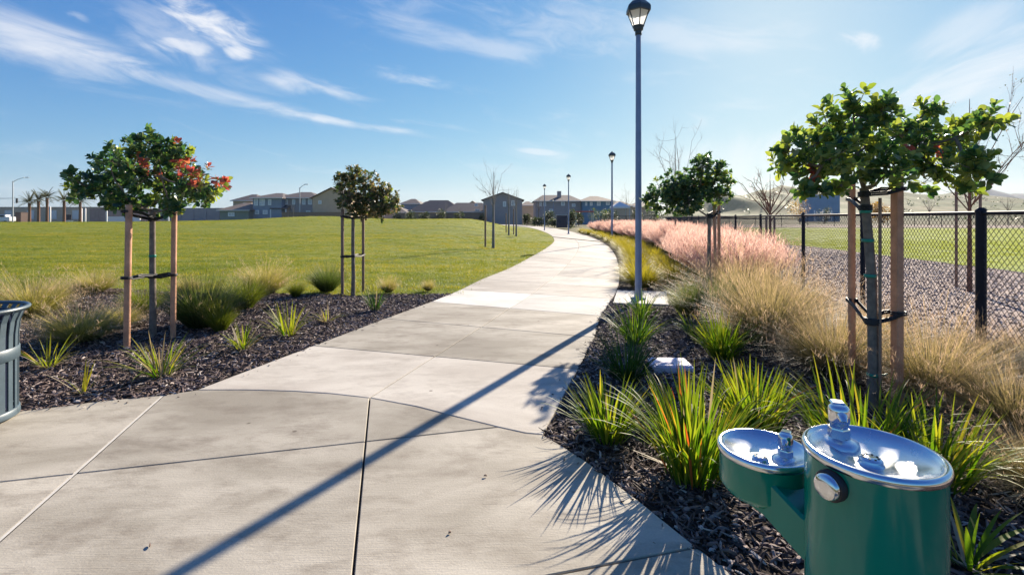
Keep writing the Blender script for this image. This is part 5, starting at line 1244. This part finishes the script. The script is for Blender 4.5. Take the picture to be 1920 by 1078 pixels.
for i, (px, top, lab) in enumerate([(153, 391, 'white post left of the pair behind the red tipped tree'), (160, 391, 'white post right of the pair behind the red tipped tree'), (200, 390, 'white post at the left end of the pinkish wall'), (316, 390, 'white post between the trunk and right stake of the red tipped tree'), (94, 388, 'pale post beside the tallest palm')]):
    y = 112; b = MB(); H = hz(top, y); b.tube([(0, 0, -.2), (0, 0, H), (0, 0, H + .06)], [.15, .15, .05], 10); o = thing('boundary_post', lab, 'post', ((px - 960) / FPX * y, y, 0), 'white posts beyond the lawn'); ob('shaft', b.mesh('shaft', M['white']), o)
sn = thing('monument_sign', 'small white monument sign under the red tipped tree crown', 'sign', ((129 - 960) / FPX * 110, 110, 0)); b = MB(); b.box((0, 0, .55), (1.7, .4, .35)); b.box((0, 0, .3), (.3, .3, .9)); ob('base', b.mesh('base', M['white']), sn); b = MB(); b.box((0, 0, 1.5), (1.2, .12, 1.2), 0, .03); ob('panel', b.mesh('panel', M['navy']), sn)
# palms
def palm(px, y, top, label, seed):
    r = np.random.RandomState(seed); x = (px - 960) / FPX * y; t = thing('palm_tree', label, 'tree', (x, y, 0), 'palms beyond the lawn'); H = hz(top, y)
    ht = H - 1.7; b = MB(); b.tube([(0, 0, -.2), (.05, 0, ht * .6), (0, 0, ht)], [.30, .24, .27], 9); ob('trunk', b.mesh('trunk', M['trunk_red']), t); Ls = []; 
    for k in range(34):
        a = k * 2.399; e0 = R(r.uniform(-10, 78)); p = Vector((0, 0, ht)); d = Vector((math.cos(a) * math.cos(e0), math.sin(a) * math.cos(e0), math.sin(e0)))
        for s_ in range(9):
            p = p + d * .27; d = (d - Vector((0, 0, .085))).normalized(); sd = d.cross(Vector((0, 0, 1)))
            for q in (-1, 1):
                for rr in range(2): Ls.append(leaf_matrix(p + d * .1 * rr, sd * q + d * .8 + Vector((0, 0, .1)), Vector((0, 0, 1)), .55 * (1 - .05 * s_) * .8))
    Ls = np.array(Ls); Ls[:, :3, 0] *= .42
    ob('crown', joined_leaves('crown', [M['palm']], Ls, np.zeros(len(Ls), int), r, True), t); return t
for i, (px, top, lab) in enumerate([(55, 366, 'shortest palm, leftmost of the palm row'), (72, 362, 'second palm from the left in the palm row'), (88, 356, 'tallest palm in the middle of the palm row'), (120, 362, 'palm just left of the red tipped tree crown'), (150, 364, 'palm half hidden behind the red tipped tree crown')]): palm(px, 106, top, lab, 70 + i)
# shrubs and far trees
def shrub(px, base, top, y, wpx, label, mat='shrub', n=1300, seed=0, name='shrub', cat='shrub', trunk=False, group='shrubs and trees beyond the lawn', ls=.24):
    r = np.random.RandomState(300 + seed); x = (px - 960) / FPX * y; h1 = hz(top, y); w = wpx / FPX * y / 2
    zb = 0.0 if not trunk else h1 * .35; t = thing(name, label, cat, (x, y, 0), group); Ls = []
    lob = [(Vector((r.uniform(-.6, .6) * w, r.uniform(-.5, .5) * w, zb + (h1 - zb) * r.uniform(.35, .72))), r.uniform(.35, .6)) for _ in range(6)]
    for _ in range(n):
        c, k = lob[r.randint(6)]; u = Vector(r.normal(0, 1, 3)).normalized(); q = r.rand() ** .4
        p = c + Vector((u.x * w * k, u.y * w * k, u.z * (h1 - zb) * k * .75)) * q
        p.z = min(max(p.z, .05), h1); Ls.append(leaf_matrix(p, u + Vector(r.normal(0, .6, 3)), Vector((0, 0, 1)), ls * r.uniform(.6, 1.3)))
    b = MB(); b.tube([(0, 0, -.1), (0, 0, max(zb, .3) + .2)], [.10, .06], 7); 
    for c, k in lob: b.tube([(0, 0, max(zb, .2)), c * .5 + Vector((0, 0, zb * .4)), c], [.05, .035, .01], 5, False)
    ob('stem' if not trunk else 'trunk', b.mesh('stem', M['twig']), t); ob('foliage' if not trunk else 'crown', joined_leaves('foliage', [M[mat]], Ls, np.zeros(len(Ls), int), r, True), t); return t
SH = [(690, 412, 399, 104, 24, 'dark bush at the crest behind the dull olive tree stakes'), (860, 411, 398, 104, 26, 'rounded bush before the dark low roofs'), (905, 411, 400, 106, 22, 'small bush left of the nearest bare sapling'), (1150, 406, 394, 94, 26, 'dark bush in front of the white tent'), (1085, 408, 398, 90, 22, 'dark bush under the red shade roof'),
      (770, 412, 396, 100, 26, 'dark bush at the lawn crest left of the low houses'), (795, 412, 398, 104, 22, 'second dark bush along the lawn crest'), (826, 410, 392, 106, 26, 'dense dark bush below the long hipped roof'),
      (745, 412, 398, 108, 20, 'brownish bush right of the dull olive tree'), (1028, 420, 396, 84, 26, 'dark shrub behind the distant lamp post'), (1068, 425, 394, 72, 28, 'dark shrub behind the third lamp post'), (988, 420, 401, 86, 20, 'low shrub at the end of the path'), (1008, 424, 406, 82, 24, 'grey green shrub left of the waste enclosure'), (1040, 428, 412, 76, 30, 'low pale shrub by the far path bend'),
      (1125, 405, 390, 96, 46, 'light green hedge bush below the blue sided house'), (1225, 400, 388, 92, 40, 'shrub beyond the fence behind the middle tree crown'), (1195, 402, 392, 94, 24, 'small shrub between the white tent and middle tree')]
for i, (px, base, top, y, w, lab) in enumerate(SH): shrub(px, base, top, y, w, lab, 'shrub' if 'light green' not in lab else 'lime', seed=i)
shrub(1656, 404, 376, 105, 60, 'yellow autumn bush between the right tree stakes', 'leaf_autumn', 2200, 40, ls=.32); shrub(1500, 404, 376, 110, 46, 'orange brown bush left of the blue building', 'leaf_autumn', 1200, 41, ls=.25)
shrub(1545, 404, 380, 108, 26, 'olive bush in front of the blue building', 'shrub', 1000, 42); 
bt_ = [(1010, 'thin bare tree left of the wide house', 388, 95, 372), (1174, 'bare tree right of the white tent', 400, 98, 356), (1742, 'bare tree beyond the ball field below the hill', 405, 90, 372), (1890, 'bare tree at the right edge below the blue mountain', 405, 88, 372)]
for i, (px, lab, py, y, top) in enumerate(bt_): bare_tree(px, py, y, top, lab, .5, 7, 90 + i, .10, 'twig', thick=.8)
for i, (px, py, top) in enumerate([(540, 404, 388), (550, 404, 387), (800 + 63, 412, 389), (835, 410, 376)]):
    bare_tree(px, py, 84 + i, top, ['thin bare sapling in front of the dark porch', 'second thin bare sapling right of the porch', 'pale bare sapling before the dark low roofs', 'pale pole like sapling before the long hipped roof'][i], .2, 4, 95 + i, .07, 'stake_grey', thick=.5, group='bare saplings on the lawn')
# structures around the path's far end
def canopy(px, top, eave, y, wpx, label, mat, name, cat, hip=True):
    x = (px - 960) / FPX * y; w = wpx / FPX * y; t = thing(name, label, cat, (x, y, 0)); he, hp = hz(eave, y), hz(top, y); b = MB(); h = w / 2
    if hip: b.add([(-h, -h, he), (h, -h, he), (h, h, he), (-h, h, he), (0, 0, hp)], [(0, 1, 4), (1, 2, 4), (2, 3, 4), (3, 0, 4)]); b.add([(-h, -h, he), (h, -h, he), (h, h, he), (-h, h, he), (-h, -h, he - .3), (h, -h, he - .3), (h, h, he - .3), (-h, h, he - .3)], [(4, 5, 1, 0), (5, 6, 2, 1), (6, 7, 3, 2), (7, 4, 0, 3)])
    else: b.box((0, 0, he), (w, w * .6, .25), 0, .05)
    ob('canopy', b.mesh('canopy', M[mat]), t)
    for sx in (-1, 1):
        for sy in (-1, 1): b = MB(); b.tube([(sx * h * .92, sy * h * (.92 if hip else .5), -.1), (sx * h * .92, sy * h * (.92 if hip else .5), he)], .07, 8); ob('leg', b.mesh('leg', M['galv']), t)
canopy(1162, 378, 388, 92, 32, 'white peaked shade tent beyond the pink grass', 'canvas', 'shade_tent', 'tent'); canopy(1095, 394, 397, 86, 34, 'flat red shade roof beyond the pink grass', 'red_canvas', 'shade_shelter', 'shelter', False)
en = thing('waste_enclosure', 'dark slatted enclosure beside the far path bend', 'enclosure', ((1054 - 960) / FPX * 68, 68, 0)); b = MB(); H = hz(404, 68); b.box((0, .6, H / 2), (1.5, 1.2, H), 0, .03); ob('box', b.mesh('box', M['dark']), en)
for k in range(7): b = MB(); b.box((-.63 + k * .21, -.03, H / 2), (.17, .04, H - .1)); ob('slat', b.mesh('slat', M['navy']), en)
b = MB(); b.box((0, .6, H + .04), (1.6, 1.3, .08)); ob('lid', b.mesh('lid', M['galv']), en)
bl = thing('warehouse', 'blue metal sided warehouse below the green hill', 'building', ((1543 - 960) / FPX * 170, 170, 0)); H = hz(366, 170); b = MB(); b.box((0, 2, H / 2), (12, 4, H)); ob('wall', b.mesh('wall', M['blue_metal']), bl); b = MB(); b.box((0, 2, H + .1), (12.3, 4.3, .2)); ob('roof', b.mesh('roof', M['galv']), bl)
for k in range(3): b = MB(); b.box((-3 + k * 3, -.04, 2.0), (.5, .1, 4.0)); ob('downpipe', b.mesh('downpipe', M['white']), bl)
# hills
def ridge(name, prof, y, depth, mat, seed):
    xs = np.array([p[0] for p in prof], float); ys = np.array([p[1] for p in prof], float); n = 120; m = 14
    px = np.linspace(xs[0], xs[-1], n); top = np.interp(px, xs, ys); V = []; X = (px - 960) / FPX * y
    crest = hz(top, y) + wob(px, px * 0, .03, .012 * y)
    for j in range(m):
        u = j / (m - 1); yy = y - depth * (1 - u) if True else y
        zz = crest * (u ** 1.25); 
        V.append(np.column_stack([X * (yy / y) ** .0 + 0 * X, np.full(n, yy), zz - (.5 if j == 0 else 0) + (wob(X, np.full(n, yy), .02, .06) * crest * u * (1 - u) * 2)]))
    V.append(np.column_stack([X, np.full(n, y + depth), np.full(n, -.5)])); V = np.concatenate(V); m += 1
    F = [(j * n + i, j * n + i + 1, j * n + n + i + 1, j * n + n + i) for j in range(m - 1) for i in range(n - 1)]
    structure(ob(name, np_mesh(name, V, F, None, True, [M[mat]])))
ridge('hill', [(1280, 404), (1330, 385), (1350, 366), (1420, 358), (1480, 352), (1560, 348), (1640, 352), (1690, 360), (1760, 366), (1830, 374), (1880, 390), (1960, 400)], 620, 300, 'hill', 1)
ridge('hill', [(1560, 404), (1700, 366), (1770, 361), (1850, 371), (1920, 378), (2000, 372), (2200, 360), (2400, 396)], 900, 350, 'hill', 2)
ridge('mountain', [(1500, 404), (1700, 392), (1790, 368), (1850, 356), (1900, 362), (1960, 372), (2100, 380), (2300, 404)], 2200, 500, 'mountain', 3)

# scrub dotted over the near hill
r_ = np.random.RandomState(55); hm = [o for o in bpy.data.objects if o.name.startswith('hill')]; Ls = []
for o in hm:
    n = len(o.data.vertices); co = np.zeros(n * 3); o.data.vertices.foreach_get('co', co); co = co.reshape(-1, 3)
    idx = r_.choice(n, 260)
    for i in idx:
        p = Vector(co[i]) + Vector((r_.uniform(-4, 4), r_.uniform(-6, 2), 0)); 
        if p.y > 905: continue
        s = r_.uniform(1.5, 4.0)
        for k in range(9): Ls.append(leaf_matrix(p + Vector((r_.normal(0, s * .4), r_.normal(0, s * .4), abs(r_.normal(0, s * .3)))), Vector(r_.normal(0, 1, 3)), Vector((0, 0, 1)), s * .8))
stuff(ob('hill_scrub', joined_leaves('hill_scrub', [M['shrub']], Ls, np.zeros(len(Ls), int), r_, True)))
# the air: a little haze over the whole place
hm_ = bpy.data.materials.new('haze_air'); hm_.use_nodes = True; hn = hm_.node_tree.nodes; hl = hm_.node_tree.links; hn.clear()
ho = hn.new('ShaderNodeOutputMaterial'); hv = hn.new('ShaderNodeVolumePrincipled'); hv.inputs['Color'].default_value = (0.86, 0.91, 0.97, 1); hv.inputs['Density'].default_value = HAZE; hv.inputs['Anisotropy'].default_value = 0.2
hl.new(hv.outputs[0], ho.inputs['Volume']); hb = MB(); hb.box((0, 1460, 74), (5000, 3060, 152)); stuff(ob('haze', hb.mesh('haze', hm_)))
# bits of debris lying on the concrete
for i, (px, py, s, lab, m) in enumerate([(910, 894, .016, 'small brown clod on the plaza slab left of the plant shadows', 'stake_old'), (843, 1000, .020, 'flat dark leaf scrap near the bottom of the plaza', 'stake_old'), (281, 1024, .018, 'small dark crumb of bark left of the lamp post shadow', 'brown'), (222, 754, .018, 'tiny bark crumb at the plaza edge beside the left mulch', 'brown')]):
    x, y = G(px, py); o = tag(ob('bark_crumb', chips[i].data.copy()), lab, 'bark crumb'); o.data.materials[0] = M[m]; o.location = (x, y, .006); o.scale = (s / .05, s / .02, 1.4); o.rotation_euler = (0, 0, i * 1.1)
